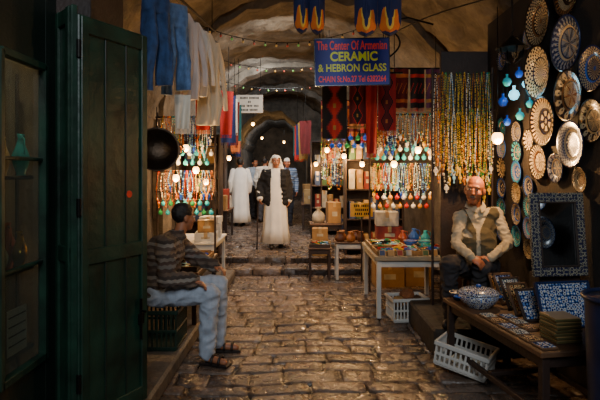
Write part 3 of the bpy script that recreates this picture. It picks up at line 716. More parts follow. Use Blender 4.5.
for i, (x, y, w, h, l) in enumerate(((-1.28, 6.85, .3, .12, 'nearer'), (-1.3, 7.3, .3, .2, 'farther'))):
    carton('white card box on the left white-topped table, %s one' % l, (x, y, .711), w, .3, h, WPLAST, .1, 'white boxes on the left table')
carton('thin white card box stacked on the farther left table box', (-1.3, 7.3, .915), .28, .27, .09, WPLAST, -.1, 'white boxes on the left table')
carton('small tan box stacked on the nearer left table box', (-1.28, 6.85, .835), .24, .22, .16, CARD, .2, 'white boxes on the left table')
rack('dark rack of necklaces in the left stalls', -1.85, -1.1, 6.45, .13, 2.42, (2.36, 1.98, 1.66, 1.4))
PAL = ['amber', 'yellow', 'white', 'turquoise', 'coral red', 'dark green', 'brown', 'pale blue', 'bright green', 'cobalt blue', 'black']
hang_row(-1.82, -1.12, 6.45, 2.36, 20, .28, .5, PAL, 'on the top rail of the left rack', 'necklaces on the left rack', .0085, .085)
orn_row(-1.82, -1.12, 6.44, 1.98, 15, 'on the second rail of left rack', 'glass ornaments on the left rack', .032)
hang_row(-1.82, -1.12, 6.45, 1.66, 20, .22, .45, PAL, 'on the third rail of the left rack', 'necklaces on the left rack', .0085, .085)
orn_row(-1.82, -1.12, 6.44, 1.4, 15, 'on the bottom rail of left rack', 'glass ornaments on the left rack', .032, 3)
def scarf(label, loc, w, h, m, rot, group, m2=None, nm='hanging_scarf'):
    mb = MB(); ph = rnd.random()*6
    f = lambda u, v: V((u-.5)*w*(1-.12*v), .025*math.sin(u*9+ph+v*1.5)*(.4+v), -h*v)
    mb.grid(f, 20, 22, (lambda i, j: 1 if (j in (3, 4, 17, 18) or (j+i) % 6 == 0 and 7 < j < 14) else 0) if m2 else 0)
    o = mb.build(nm, [m, m2] if m2 else [m], None, loc, (0, 0, rot)); tag(o, label, 'scarf', group)
    mb = MB()
    for k in range(14):
        p = f((k+.5)/14, 1); mb.cyl(p, p-V(0, 0, .05), .003, .004, 5)
    mb.build('fringe', m2 or m, o); return o
RED = mat('red_cloth', '#9e1f1a', .9, na=.15); MAR = mat('maroon_cloth', '#5a1616', .9, na=.2); ORA = mat('orange_cloth', '#b5622a', .9, na=.15); DBL = mat('deep_blue_cloth', '#1d2c5c', .9, na=.2); PUR = mat('plum_cloth', '#4a2548', .9, na=.2); TEA = mat('teal_cloth', '#1f5c60', .9, na=.2); OCH = mat('ochre_cloth', '#8f6c32', .9, na=.2); BLKC = mat('black_cloth', '#151214', .9, na=.2)
t = thing('scarf_rail', 'dark rail of scarves over the far left stalls', 'rail', (-1.17, 7.9, 2.95))
MB().cyl((0, 0, 0), (-.1, 1.9, 0), .012).build('rod', IRON, t); MB().cyl((0, .3, 0), (0, .3, .75), .005).build('wire', IRON, t); MB().cyl((-.1, 1.8, 0), (-.1, 1.8, .9), .005).build('wire', IRON, t)
for i, (m, nm, w, h) in enumerate(((RED, 'red', .26, .7), (DBL, 'deep blue', .28, .8), (WHITE, 'white', .26, .6), (MAR, 'maroon', .28, .8), (TEA, 'teal', .28, .7))):
    scarf('%s scarf on the far left rail' % nm, (-1.18-.018*i, 8.0+i*.4, 2.945), w, h, m, .6, 'scarves over the far left stalls')
scarf('white cloth hanging over the hammered metal pan', (-1.17, 4.98, 2.42), .16, .34, WHITE, .2, 'cloths by the pan')
scarf('red patterned cloth hanging among the cream shirts', (-1.22, 6.3, 2.98), .2, .8, RED, .2, 'cloths by the pan', ORA)
def shelf_unit(label, loc, w, d, h, n, m):
    t = thing('shelf_unit', label, 'shelf', loc)
    for s in (-1, 1): MB().box((s*w/2, 0, h/2), (.03, d, h)).build('side_panel', m, t)
    for k in range(n): MB().box((0, 0, .1+k*(h-.12)/(n-1)), (w-.03, d-.02, .025)).build('shelf_board', m, t)
    MB().box((0, d/2, h/2), (w, .015, h)).build('back_panel', m, t); return t
shelf_unit('dark shelf unit at the end of the left stalls', (-1.72, 8.75, .2), .66, .4, 2.1, 5, DWOOD)
shelf_unit('dark shelf unit behind the right necklace rack', (1.3, 8.9, .2), 1.0, .4, 2.2, 5, DWOOD)
shelf_unit('narrow dark shelf unit far down the right side', (.75, 11.3, .25), 1.0, .4, 2.1, 5, DWOOD)
shelf_unit('dark shelf unit farthest down the left side', (-2.04, 12.0, .27), .5, .4, 2.1, 5, DWOOD)
bxm = [CARD, mat('tan_card', '#9a7c4e', .8), mat('red_card', '#7a261c', .7), mat('blue_card', '#263c64', .7), mat('dull_white_card', '#a8a294', .7), mat('green_card', '#33522f', .7)]
bn = ['brown', 'tan', 'red', 'blue', 'white', 'green']
for (nm, X, Y, zb, w, n, h, vv) in (('left shelf unit', -1.72, 8.72, .2, .56, 3, 2.1, 0), ('right shelf unit behind necklaces', 1.3, 8.87, .2, .9, 7, 2.2, 2), ('far right shelf unit', .75, 11.27, .25, .85, 6, 2.1, 1), ('farthest left shelf unit', -2.04, 11.97, .27, .4, 3, 2.1, 3)):
    for k in range(4):
        z = zb+.1+k*(h-.12)/4+.0135
        for i in range(n):
            q = (i*2+k+vv) % 6; hh = rnd.uniform(.16, .4)
            carton('%s box, %s from left on %s shelf of %s' % (bn[q], ORD[i], ['bottom', 'second', 'third', 'fourth'][k], nm), (X-w/2+w*(i+.5)/n, Y, z), w/n*.86, .26, hh, bxm[q], rnd.uniform(-.06, .06), 'boxes on the shelf units')
table('narrow wooden table far down the left side', (-1.72, 10.7, fz(10.7)), .5, 1.0, .62, MWOOD, DWOOD)
for i, (y, h, m, n) in enumerate(((10.4, .3, CARD, 'brown'), (10.75, .42, bxm[2], 'red'), (11.05, .26, bxm[4], 'dull white'))):
    carton('%s carton on the narrow table far down the left side' % n, (-1.68, y, fz(10.7)+.621), .32, .28, h, m, .1*i, 'cartons far down the left side')
table('narrow wooden table farthest down the right side', (.28, 12.3, fz(12.3)), .5, 1.1, .62, MWOOD, DWOOD)
for i, (y, h, m, n) in enumerate(((11.95, .34, bxm[1], 'tan'), (12.3, .24, bxm[3], 'blue'), (12.65, .45, CARD, 'brown'))):
    carton('%s carton on the narrow table farthest down the right side' % n, (.26, y, fz(12.3)+.621), .34, .28, h, m, .1*i, 'cartons farthest down the right side')
t = thing('cloth_rail', 'dark rail of cloths deepest on the right side', 'rail', (.15, 12.0, 2.9))
MB().cyl((0, 0, 0), (-.25, 2.2, 0), .012).build('rod', IRON, t)
for (x, y) in ((-.02, .2), (-.22, 2.0)): MB().cyl((x, y, 0), (x, y, 1.05), .005).build('wire', IRON, t)
for i, (m, nm) in enumerate(((MAR, 'maroon'), (OCH, 'ochre'), (DBL, 'deep blue'), (RED, 'red'), (TEA, 'teal'))):
    scarf('%s cloth on the deepest right rail' % nm, (.13-.045*i, 12.15+.42*i, 2.895), .32, .8+.12*(i % 2), m, -.5, 'cloths on the deepest right rail')
t = thing('cloth_rail', 'dark rail of cloths deepest on the left side', 'rail', (-1.7, 13.2, 2.9))
MB().cyl((0, 0, 0), (-.2, 2.0, 0), .012).build('rod', IRON, t)
for (x, y) in ((-.02, .2), (-.18, 1.8)): MB().cyl((x, y, 0), (x, y, .95), .005).build('wire', IRON, t)
for i, (m, nm) in enumerate(((ORA, 'orange'), (DBL, 'deep blue'), (MAR, 'maroon'), (OCH, 'ochre'))):
    scarf('%s cloth on the deepest left rail' % nm, (-1.73-.045*i, 13.4+.45*i, 2.895), .32, .7+.12*(i % 2), m, .5, 'cloths on the deepest left rail')

# ------------------------------------------------------------------ right side middle
table('white table with white legs beside the alley on the right', (1.3, 6.2, 0), .92, 1.2, .7, TOPC, WPLAST, .05, .05)
tray('wicker tray of jewellery on the front of white table', (1.13, 5.88, .70), .5, .42, TRAYM); bracelets(1.13, 5.88, .714, .5, .42, 60, 'wicker tray on white table', 'bracelets in the right wicker tray')
tray('dark tray of jewellery at the right of white table', (1.56, 6.0, .70), .3, .5, DWOOD); bracelets(1.56, 6.0, .714, .3, .5, 44, 'dark tray on white table', 'bracelets in the right dark tray')
tray('pale tray of jewellery at the back left of white table', (1.08, 6.42, .70), .4, .5, mat('pale_wood', '#7d663f', .6)); bracelets(1.08, 6.42, .714, .4, .5, 50, 'pale tray on white table', 'bracelets in the right pale tray')
def bowl(label, loc, m, k, group, rimm=CREAM):
    t = thing('bowl', label, 'bowl', loc, 0, group)
    MB().rev([(0, 0), (.03*k, 0), (.035*k, .01*k), (.06*k, .035*k), (.07*k, .065*k), (.066*k, .067*k), (.055*k, .035*k), (0, .014*k)], 24).build('body', m, t)
    MB().rev([(.066*k, .064*k), (.072*k, .066*k), (.072*k, .07*k), (.066*k, .07*k)], 24).build('rim', rimm, t)
    return t
for i, (x, y, m, n) in enumerate(((1.4, 6.36, COBALT, 'cobalt blue'), (1.58, 6.36, TURQ, 'turquoise'))):
    bowl('%s glazed bowl at the back of white table' % n, (x, y, .701), m, 1.2, 'glazed bowls at the back of white table', TANG)
for i, (x, y, m, n, k) in enumerate(((1.36, 6.62, RUST, 'rust red', .7), (1.51, 6.63, COBALT, 'cobalt blue', .8), (1.66, 6.62, TURQ, 'turquoise', .7))):
    vase('%s jug standing at the back of white table' % n, (x, y, .701), m, k, 'jugs at the back of white table')
for i in range(6):
    c = ['blue', 'tan', 'red', 'white', 'green', 'brown'][i]; m = [bxm[3], bxm[1], bxm[2], bxm[4], bxm[5], bxm[0]][i]
    t = thing('picture_card', 'small %s picture card leaning on the front tray rim' % c, 'card', (.93+.1*i if i < 4 else 1.02+.1*i, 5.64, .702), (-.35, 0, 0), 'picture cards on the white table')
    MB().box((0, 0, .035), (.07, .006, .07), None, 0, .002).build('card', TANG, t); MB().box((0, -.0045, .035), (.058, .003, .058), None, 0, .001).build('picture', m, t)
crate('small white plastic crate of brown cloths under the white table', (1.2, 5.62, 0), .4, .3, .26, WPLAST, (0, 0, .12))
for i, (x, y, z, m, nm) in enumerate(((1.11, 5.6, .2, CARD, 'tan'), (1.29, 5.63, .2, MWOOD, 'brown'), (1.2, 5.62, .27, mat('dull_orange_cloth', '#7d4a26', .9), 'dull orange'), (1.13, 5.64, .1, DWOOD, 'dark brown'))):
    I = Matrix.Identity(4)
    o = blob('cloth_bundle', [E(I, (0, 0, 0), (.08, .065, .055)), E(I, (.025, .015, .02), (.055, .045, .04)), E(I, (-.03, -.015, .015), (.045, .045, .04))], [m], None, .012, 2, None, None, .012, 25)
    o.location = (x, y, z); tag(o, '%s crumpled cloth in the small white crate' % nm, 'cloth', 'cloths in the small white crate')
table('small white-legged table beyond the white table', (.78, 7.8, 0), .5, .38, .58, MWOOD, WPLAST, .04)
LEA = mat('brown_leather', '#5b3218', .5, na=.3); LEA2 = mat('tan_leather', '#8f5a2c', .5, na=.3)
def pouch(label, loc, m, rot, k=1.):
    t = thing('leather_pouch', label, 'pouch', loc, rot, 'leather pouches on the small table'); t.scale = (k, k, k)
    MB().loft([(0, 0, 0, .06, .045, .03), (0, 0, .03, .085, .06, .03), (0, 0, .08, .08, .055, .04), (0, 0, .12, .05, .03, .12), (0, 0, .15, .06, .04, .15)], 20, 0, 6).build('bag', m, t)
    MB().tube([(.05*math.cos(a), .032*math.sin(a), .12) for a in [2*PI*i/14 for i in range(14)]], .006, 6, 0, True).build('drawstring', m, t)
for i, (x, y) in enumerate(((.62, 7.7), (.78, 7.68), (.94, 7.71), (.66, 7.87), (.86, 7.88))):
    pouch('%s leather pouch, %s on the small white-legged table' % (('brown', 'tan')[i % 2], ['front left', 'front middle', 'front right', 'back left', 'back right'][i]), (x, y, .581), (LEA, LEA2)[i % 2], i*.7)
# one more little table pushed out towards the step, heaped with trinkets
table('tiny dark table of trinkets between the small table and the step', (.3, 7.72, 0), .36, .34, .5, MWOOD, DWOOD, .035, .025)
tray('dark tray heaped with trinkets on the tiny dark table', (.3, 7.72, .5), .3, .28, DWOOD); bracelets(.3, 7.72, .514, .3, .28, 30, 'tray on the tiny dark table', 'bracelets on the tiny dark table')
t = thing('card_sign', 'yellow cardboard sign with dark lettering above the small table', 'sign', (.93, 7.54, 0))
MB().cyl((0, .012, 0), (0, .012, 1.12), .012).build('post', DWOOD, t)
MB().box((0, 0, 1.08), (.34, .012, .21)).build('board', mat('yellow_card', '#c09436', .8, na=.1), t)
mb = MB()
for r, ws in enumerate(((.09, .13), (.2,), (.12, .08))):
    x = -(sum(ws)+.02*(len(ws)-1))/2
    for q in ws:
        n = max(2, int(q/.026))
        for k in range(n): mb.box((x+q*(k+.5)/n, -.008, 1.14-.06*r), (q/n*.6, .003, .035), None, 0, .001)
        x += q+.02
mb.build('lettering', IRON, t)
G = 'cartons stacked behind the white table'
for (l, x, y, z, w, h, m) in (('brown carton on the ground behind the white table, lowest', 1.28, 7.3, 0., .42, .34, CARD), ('tan carton second up behind the white table', 1.27, 7.3, .345, .4, .3, bxm[1]), ('red carton third up behind the white table', 1.29, 7.3, .65, .36, .22, bxm[2]), ('dull white carton on top of the stack behind white table', 1.26, 7.3, .875, .32, .2, bxm[4]), ('brown carton on the ground right of the tall carton stack', 1.72, 7.35, 0., .38, .4, CARD), ('blue carton on top of brown one right of carton stack', 1.72, 7.35, .405, .34, .3, bxm[3])):
    carton(l, (x, y, z), w, .34, h, m, rnd.uniform(-.1, .1), G)
rack('dark rack crowded with bright necklaces over the white table', .96, 1.82, 6.86, 0, 2.5, (2.44, 2.06, 1.76, 1.4))
PAL2 = ['turquoise', 'white', 'cobalt blue', 'yellow', 'pale blue', 'coral red', 'amber', 'dark green', 'bright green', 'turquoise', 'cobalt blue', 'black']
hang_row(.98, 1.8, 6.86, 2.44, 24, .28, .55, PAL2, 'on the top rail of the right rack', 'necklaces on the right rack', .009, .09)
orn_row(.98, 1.8, 6.84, 2.06, 18, 'on the second rail of right rack', 'glass ornaments on the right rack')
hang_row(.98, 1.8, 6.86, 1.76, 24, .22, .48, PAL2, 'on the third rail of the right rack', 'necklaces on the right rack', .009, .09)
orn_row(.98, 1.8, 6.84, 1.4, 18, 'on the bottom rail of right rack', 'glass ornaments on the right rack', .034, 2)
rack('tall dark rack of long necklaces behind the bald man', 1.4, 2.03, 5.25, .25, 2.75, (2.68, 2.3))
PAL3 = ['dark green', 'amber', 'brown', 'yellow', 'black', 'white', 'turquoise', 'dark green', 'brown', 'black', 'bright green']
hang_row(1.4, 2.0, 5.25, 2.68, 20, .7, 1.2, PAL3, 'on upper rail behind the bald man', 'long necklaces behind the bald man', .008, .075)
hang_row(1.42, 2.0, 5.25, 2.3, 14, .5, .9, PAL3, 'on lower rail behind the bald man', 'long necklaces behind the bald man', .008, .075)
rack('far rack of necklaces down the right side', .42, 1.05, 9.75, .2, 2.5, (2.42, 1.9))
for z, r in ((2.42, 'upper'), (1.9, 'lower')):
    hang_row(.44, 1.03, 9.75, z, 14, .35, .6, PAL, 'on the %s rail of far right rack' % r, 'necklaces on the far right rack', .012, .11, False)
table('low wooden table far down the right side', (.48, 9.3, .21), .6, .5, .5, MWOOD, DWOOD)
def sack(label, loc, k, m=WPLAST):
    t = thing('sack', label, 'bag', loc, rnd.random()); t.scale = (k, k, k)
    MB().loft([(0, 0, 0, .13, .1, .03), (0, 0, .08, .17, .13, .03), (0, 0, .2, .155, .12, .04), (0, 0, .28, .07, .05, .1)], 24, 0, 7).build('bag', m, t)
    MB().loft([(0, 0, .27, .065, .045, .1), (0, 0, .3, .04, .03, .15), (0, 0, .36, .1, .06, .25)], 20, 0, 6).build('tied_neck', m, t)
sack('white sack standing at the left of low wooden table', (.34, 9.28, .711), .8, mat('sack_cloth', '#a89f8c', .8))
carton('tall brown carton standing on the low wooden table', (.62, 9.3, .711), .24, .3, .38, CARD, .1, 'cartons by the step')
carton('large tan carton on the ground by the step, bottom one', (.36, 8.72, .21), .32, .28, .26, bxm[1], .1, 'cartons by the step')
carton('smaller brown carton stacked on the large one by the step', (.35, 8.72, .475), .27, .25, .2, CARD, -.05, 'cartons by the step')
t = thing('textile_rail', 'dark rail of rugs behind the blue sign', 'rail', (.2, 6.1, 2.86))
MB().cyl((0, 0, 0), (1.05, 0, 0), .013).build('rod', IRON, t)
for x in (.08, .95): MB().cyl((x, 0, 0), (x, 0, 1.1), .005).build('wire', IRON, t)
def kilim(label, loc, w, h, ms, gr, rot=0):
    mb = MB(); ph = rnd.random()*5; nu, nv = 18, 30
    f = lambda u, v: V((u-.5)*w, .02*math.sin(u*8+ph)*(.3+v), -h*v)
    def mi(i, j):
        if i in (0, 1, nu-1, nu-2): return 1
        d = abs((i-nu/2+.5))+abs((j % 10)-4.5)
        return 2 if d < 2 else (0 if d < 5.2 else (3 if d < 7 else 1))
    o = mb.grid(f, nu, nv, mi).build('hanging_rug', ms, None, loc, (0, 0, rot)); tag(o, label, 'rug', gr)
    mb = MB()
    for k in range(16):
        p = f((k+.5)/16, 1); mb.cyl(p, p-V(0, 0, .06), .003, .004, 5)
    mb.build('fringe', ms[2], o)
G = 'rugs and cloths under the blue sign'
kilim('red and black diamond rug at left under the blue sign', (.42, 6.08, 2.855), .3, .8, [RED, BLKC, OCH, MAR], G)
kilim('narrow black and ochre rug second under the blue sign', (.7, 6.09, 2.855), .2, .62, [BLKC, MAR, OCH, RED], G)
scarf('plain red cloth hanging right of centre under blue sign', (.87, 6.07, 2.855), .15, .98, RED, 0, G)
kilim('maroon and orange rug at right under the blue sign', (1.06, 6.1, 2.855), .22, .7, [MAR, RED, ORA, BLKC], G)
t = thing('cloth_rail', 'dark rail of cloths above the right necklace rack', 'rail', (1.1, 7.0, 3.1))
MB().cyl((0, 0, 0), (.9, 0, 0), .012).build('rod', IRON, t)
for x in (.1, .8): MB().cyl((x, 0, 0), (x, 0, .8 if x < .5 else .45), .005).build('wire', IRON, t)
for i, (m, nm, m2) in enumerate(((OCH, 'ochre', MAR), (MAR, 'maroon', ORA), (BLKC, 'black', RED), (PUR, 'plum', OCH))):
    scarf('%s patterned cloth above the right necklace rack' % nm, (1.2+.22*i, 6.99, 3.095), .2, .55, m, 0, 'cloths above the right necklace rack', m2)
t = thing('cloth_rail', 'dark rail of cloths far down the right side', 'rail', (.35, 8.4, 2.85))
MB().cyl((0, 0, 0), (.9, 0, 0), .012).build('rod', IRON, t)
for x in (.1, .8): MB().cyl((x, 0, 0), (x, 0, 1.1 if x < .5 else .9), .005).build('wire', IRON, t)
for i, (m, nm, m2) in enumerate(((MAR, 'maroon', OCH), (DBL, 'deep blue', None), (ORA, 'orange', MAR), (RED, 'red', BLKC))):
    scarf('%s cloth on the far right rail' % nm, (.45+.22*i, 8.39, 2.845), .2, .6+.1*(i % 2), m, 0, 'cloths on the far right rail', m2)
t = thing('ornament_rail', 'thin rail of glass ornaments above the small white-legged table', 'rail', (.4, 7.75, 2.35))
MB().cyl((0, 0, 0), (.65, 0, 0), .01).build('rod', IRON, t)
for x in (.05, .6): MB().cyl((x, 0, 0), (x, 0, 1.5), .004).build('wire', IRON, t)
orn_row(.41, 1.04, 7.75, 2.345, 11, 'above the small table', 'glass ornaments above the small table', .04, 1)

sc = px(352, 62, 5.5)
t = thing('shop_sign', 'blue hanging sign for Armenian ceramic and Hebron glass', 'sign', sc, (0, math.radians(-1.), 0))
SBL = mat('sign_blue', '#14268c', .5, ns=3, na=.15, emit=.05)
MB().box((0, 0, 0), (.825, .022, .52), None, 0, .006).build('board', SBL, t)
MB().box((0, -.004, .257), (.83, .022, .012)).box((0, -.004, -.257), (.83, .022, .012)).box((-.41, -.004, 0), (.012, .022, .52)).box((.41, -.004, 0), (.012, .022, .52)).build('edging', NAVY, t)
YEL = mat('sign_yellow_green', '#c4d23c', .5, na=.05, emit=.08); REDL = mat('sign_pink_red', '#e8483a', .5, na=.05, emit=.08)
textmesh('The Center Of Armenian', .77, .10, REDL, t, (0, -.013, .182), .016)
textmesh('CERAMIC', .52, .105, YEL, t, (.02, -.013, .06), .03)
textmesh('& HEBRON GLASS', .75, .085, YEL, t, (0, -.013, -.065), .02)
textmesh('CHAIN St.No.27 Tel 6282264', .74, .068, REDL, t, (0, -.013, -.188), .012)
for x in (-.35, .35): MB().cyl((x, 0, .26), (x, 0, 1.0), .005).build('wire', IRON, t)
p = px(249.5, 104, 10.)
t = thing('notice_sign', 'small white notice hanging high over the alley', 'sign', p)
MB().box((0, 0, 0), (.54, .02, .36)).build('board', WPLAST, t)
mb = MB()
for r, ws in enumerate(((.16, .2), (.06,), (.1, .12, .1), (.14, .16))):
    x = -(sum(ws)+.025*(len(ws)-1))/2
    for q in ws:
        n = max(2, int(q/.025))
        for k in range(n): mb.box((x+q*(k+.5)/n, -.012, .12-.08*r), (q/n*.6, .004, .042), None, 0, .001)
        x += q+.025
mb.build('lettering', IRON, t)
for x in (-.22, .22): MB().cyl((x, 0, .18), (x, 0, .9), .005).build('wire', IRON, t)
FLB = mat('garment_navy', '#141d45', .85, na=.2); FLO = mat('garment_orange', '#c8641a', .8, na=.15); FLC = mat('garment_yellow', '#d0a038', .8, na=.1)
def flame(label, loc, w, h, n, rot):
    t = thing('hanging_garment', label, 'garment', loc, rot, 'flame trimmed garments over the alley')
    def puff(xc, wr, sc_, y, z0, zb, th, m, nm, wav=0.):
        def f(u, v):
            s_ = (u-.5)*2; zz = z0+(zb-z0)*v; ww = 1 if v < .72 else math.sqrt(max(0, 1-((v-.72)/.28)**2))
            return V(xc+wr*sc_*s_*max(ww, .02), y-th*(1-s_*s_)*(1-.6*abs(v-.5)), zz+(wav*math.sin(s_*9+1)*(1-v) if wav else 0))
        MB().grid(f, 14, 22).build(nm, m, t)
    for k in range(n):
        xc = (k-(n-1)/2)*w/n; wr = w/n*.5
        puff(xc, wr, .99, 0, 0, -h, .05, FLB, 'leg')
        puff(xc, wr, .99, .012, 0, -h, -.03, FLB, 'leg_back')
        puff(xc, wr, .86, -.006, -h*.45, -h*.96, .052, FLO, 'orange_trim', .05)
        puff(xc, wr, .68, -.010, -h*.5, -h*.92, .055, FLC, 'yellow_trim', .05)
        puff(xc, wr, .5, -.014, -h*.42, -h*.87, .058, FLB, 'inner_flame', .06)
    MB().box((0, 0, -.02), (w+.02, .05, .06)).build('waistband', FLB, t)
    MB().cyl((-w*.3, 0, 0), (-w*.3, 0, .6), .004).cyl((w*.3, 0, 0), (w*.3, 0, .6), .004).build('wire', IRON, t)
flame('dark blue garment with orange flame trim, left one overhead', (.085, 4.5, 3.42), .29, .53, 2, .25)
flame('dark blue garment with orange flame trim, right one overhead', (.70, 4.5, 3.42), .42, .55, 2, -.1)

# ------------------------------------------------------------------ right shop near
def plate_mesh(R, design, mats):
    rr = [0, .1, .2, .3, .4, .5, .55, .62, .69, .76, .84, .92, 1.0]; zz = [.012, .012, .012, .012, .013, .016, .02, .027, .034, .039, .043, .047, .052]
    pr = [(0, 0)]+[(R*.5, 0), (R*.98, .044*R/.2)]+[(R*r, z*R/.2+.002) for r, z in zip(rr, zz)][::-1]
    pr[-1] = (0, pr[-1][1])
    NR = len(pr)-1
    def mi(i, k):
        if i < 3: return 1
        q = NR-1-i
        if q in (5, 11): return 1
        d = design % 5; k5 = k % 5; k10 = k % 10; k20 = k % 20
        if d == 0:
            if q == 6: return 2
            if q >= 7: return 1 if (k5 in (3, 4) or (q*2+k) % 5 == 0) else (2 if q == 8 and k5 == 1 else 0)
            return 1 if (abs(k20-9.5) < 8-q*1.6 and (k+q) % 3) else (2 if k20 in (0, 19) else 0)
        if d == 1:
            if q == 6: return 2
            if q >= 7: return (k//2+q) % 2
            return 2 if q < 1 else ((k//3+q) % 2)
        if d == 2: return 1 if ((k+q*3)//2) % 3 == 0 else (2 if q in (3, 8) and k % 3 else 0)
        if d == 3:
            if q >= 7: return 0 if abs(k10-4.5) < 3.6-abs(q-8.5)*1.1 and (k10 not in (4, 5) or q != 8) else 1
            if q == 6: return 2
            return 2 if abs(k20-9.5) < 6-q*1.2 else (1 if (k+q) % 2 else 0)
        if q >= 9: return 2 if k % 4 < 2 else 1
        if q >= 6: return 0 if (k+q) % 2 else 1
        return 1 if (q in (1, 4) or abs(k20-9.5) < 4) else 0
    return MB().rev(pr, 120, None, mi).mesh('plate', mats)
SETS = [[PCREAM, PBLACK, PBROWN], [PGREY, NAVY, PCREAM], [PCREAM, NAVY, COBALT], [PCREAM, PBLACK, TANG], [PCREAM, COBALT, TURQ], [TURQ, NAVY, PCREAM]]
PX = 2.095
def wall_plate(x, y, hpx, design, st, label, group, nm='plate'):
    Y = 500*PX/(x-300); Z = 1.65-(y-172)*Y/500; R = hpx*Y/1000
    o = bpy.data.objects.new(nm, plate_mesh(R, design, SETS[st])); C.objects.link(o); o.location = (PX-.004, Y, Z)
    o.rotation_euler = (0, -PI/2-.05, 0); tag(o, label, 'plate', group); return o
big = [(543, 21, 50, 1, 0, 'large black and cream chequered plate at top left of the wall'), (572, 43, 56, 0, 1, 'large grey and navy plate second down in the right column'),
       (543, 72, 54, 2, 3, 'large swirled cream plate below the top left wall plate'), (574, 95, 52, 3, 0, 'large cream petal plate third down in the right column'),
       (548, 121, 50, 4, 3, 'large cream and tan banded plate third down in left column'), (576, 144, 48, 1, 1, 'large chequered navy and grey plate fourth in right column'),
       (542, 162, 36, 0, 0, 'cream star plate at the bottom of the left column'), (559, 168, 30, 3, 1, 'small grey petal plate low between the two plate columns'),
       (583, 180, 26, 2, 0, 'black swirl plate at the bottom of the right column'), (572, -8, 46, 4, 0, 'black and cream plate cut by the top of the photo'), (597, 68, 46, 1, 2, 'navy chequered plate at the far right edge of the wall'), (597, 120, 44, 3, 3, 'cream petal plate at the lower right edge of the wall')]
for (x, y, h, d, s, l) in big: wall_plate(x, y, h, d, s, l, 'large plates on the right wall')
SN = ['navy', 'cream', 'cobalt', 'turquoise']
for ci, x in enumerate((504, 519, 531)):
    for ri, y in enumerate(((60, 128, 148, 168, 188, 208, 230), (48, 132, 152, 172, 193, 214, 236), (38, 140, 186, 207, 228, 249))[ci]):
        wall_plate(x, y, (22, 23, 22)[ci], ri+ci, [2, 3, 4, 5][(ri*3+ci) % 4], 'small %s plate, %s from top of the %s small column on right wall' % (SN[(ri*3+ci) % 4], ORD[ri], ['far', 'middle', 'near'][ci]), 'small plates on the right wall')
for i, (y, z) in enumerate(((3.22, 1.55), (2.95, 1.3), (3.26, 1.24), (2.97, 1.62))):
    o = bpy.data.objects.new('plate', plate_mesh(.13, i, SETS[[4, 2, 1, 5][i]])); C.objects.link(o); o.location = (PX-.004, y, z); o.rotation_euler = (0, -PI/2-.05, 0)
    tag(o, '%s plate on the right wall before the mosaic mirror, %s' % (['cobalt', 'navy', 'grey', 'turquoise'][i], ['upper far one', 'lower near one', 'lower far one', 'upper near one'][i]), 'plate', 'plates reflected in the mosaic mirror')
TC, TA = V(1.64, 3.69, 0), .16
def tp(u, v, z=0.): return V(TC.x+u*math.cos(TA)-v*math.sin(TA), TC.y+u*math.sin(TA)+v*math.cos(TA), z)
table('low dark wooden table of ceramics at the right front', tuple(TC), .62, 1.34, .57, MWOOD, DWOOD, .05, .035, None, .16, TA)
TZ = .571
t = thing('tureen', 'blue and white lidded ceramic tureen on the ceramics table', 'tureen', tp(-.16, .34, TZ)); t.scale = (1, 1, .8)
CER = mosaic('blue_floral_glaze', 42, ['#c9c6b6', '#c9c6b6', '#24387a', '#141f48', '#c9c6b6', '#5a78ac'], .2)
MB().rev([(0, 0), (.085, 0), (.09, .012), (.13, .05), (.155, .1), (.155, .135), (.145, .14), (0, .14)], 36).build('bowl', CER, t)
l = MB().rev([(0, .14), (.158, .14), (.16, .15), (.13, .175), (.07, .195), (0, .2)], 36).build('lid', CER, t)
MB().sph((0, 0, .212), (.022, .022, .018), 14).build('knob', COBALT, l)
for s in (-1, 1): MB().tube([(s*(.15+.04*math.sin(q)), -.04+.08*q/PI, .105) for q in [PI*i/8 for i in range(9)]], .009).build('handle', COBALT, t)
bowl('small dark blue bowl left of the tureen', tp(-.22, .57, TZ), NAVY, 1., None)
bowl('small turquoise bowl behind the tureen', tp(-.02, .58, TZ), TURQ, 1., None)
TILE = [mosaic('tile_blue', 40, ['#c8c3b0', '#14224f', '#1c2f6b', '#c8c3b0', '#3f6aa5', '#101a40'], .2), mosaic('tile_brown', 40, ['#c7b890', '#2a1a12', '#7a3a1e', '#b59a6c', '#2a1a12'], .25), mosaic('tile_turq', 44, ['#c7c2ac', '#176a78', '#1c2f6b', '#c7c2ac', '#0f3f55'], .2)]
def framed_tile(label, loc, w, h, lean, yaw, m, fm, group, name='framed_tile'):
    t = thing(name, label, 'framed tile', loc, (lean, 0, yaw), group); f = .022
    MB().box((0, 0, f/2), (w, .018, f)).box((0, 0, h-f/2), (w, .018, f)).box((-w/2+f/2, 0, h/2), (f, .018, h)).box((w/2-f/2, 0, h/2), (f, .018, h)).build('frame', fm, t)
    MB().box((0, .001, h/2), (w-2*f+.004, .01, h-2*f+.004)).build('tile', m, t); return t
G = 'framed tiles standing on the ceramics table'
for (u, v, w, h, ti, fm, l) in ((.17, .50, .18, .24, 1, MWOOD, 'brown framed tile standing farthest on the ceramics table'), (.14, .36, .18, .27, 0, MWOOD, 'blue framed tile standing second from the far end'), (.11, .21, .18, .27, 2, DWOOD, 'turquoise framed tile standing third from the far end'), (.07, .05, .18, .26, 1, MWOOD, 'brown framed tile standing fourth from the far end'), (.04, -.1, .17, .25, 0, DWOOD, 'blue framed tile standing nearest beneath the mosaic mirror')):
    framed_tile(l, tp(u, v, TZ), w, h, -.55, .2, TILE[ti], fm, G)
CN = ['blue', 'brown', 'turquoise']; k = 0
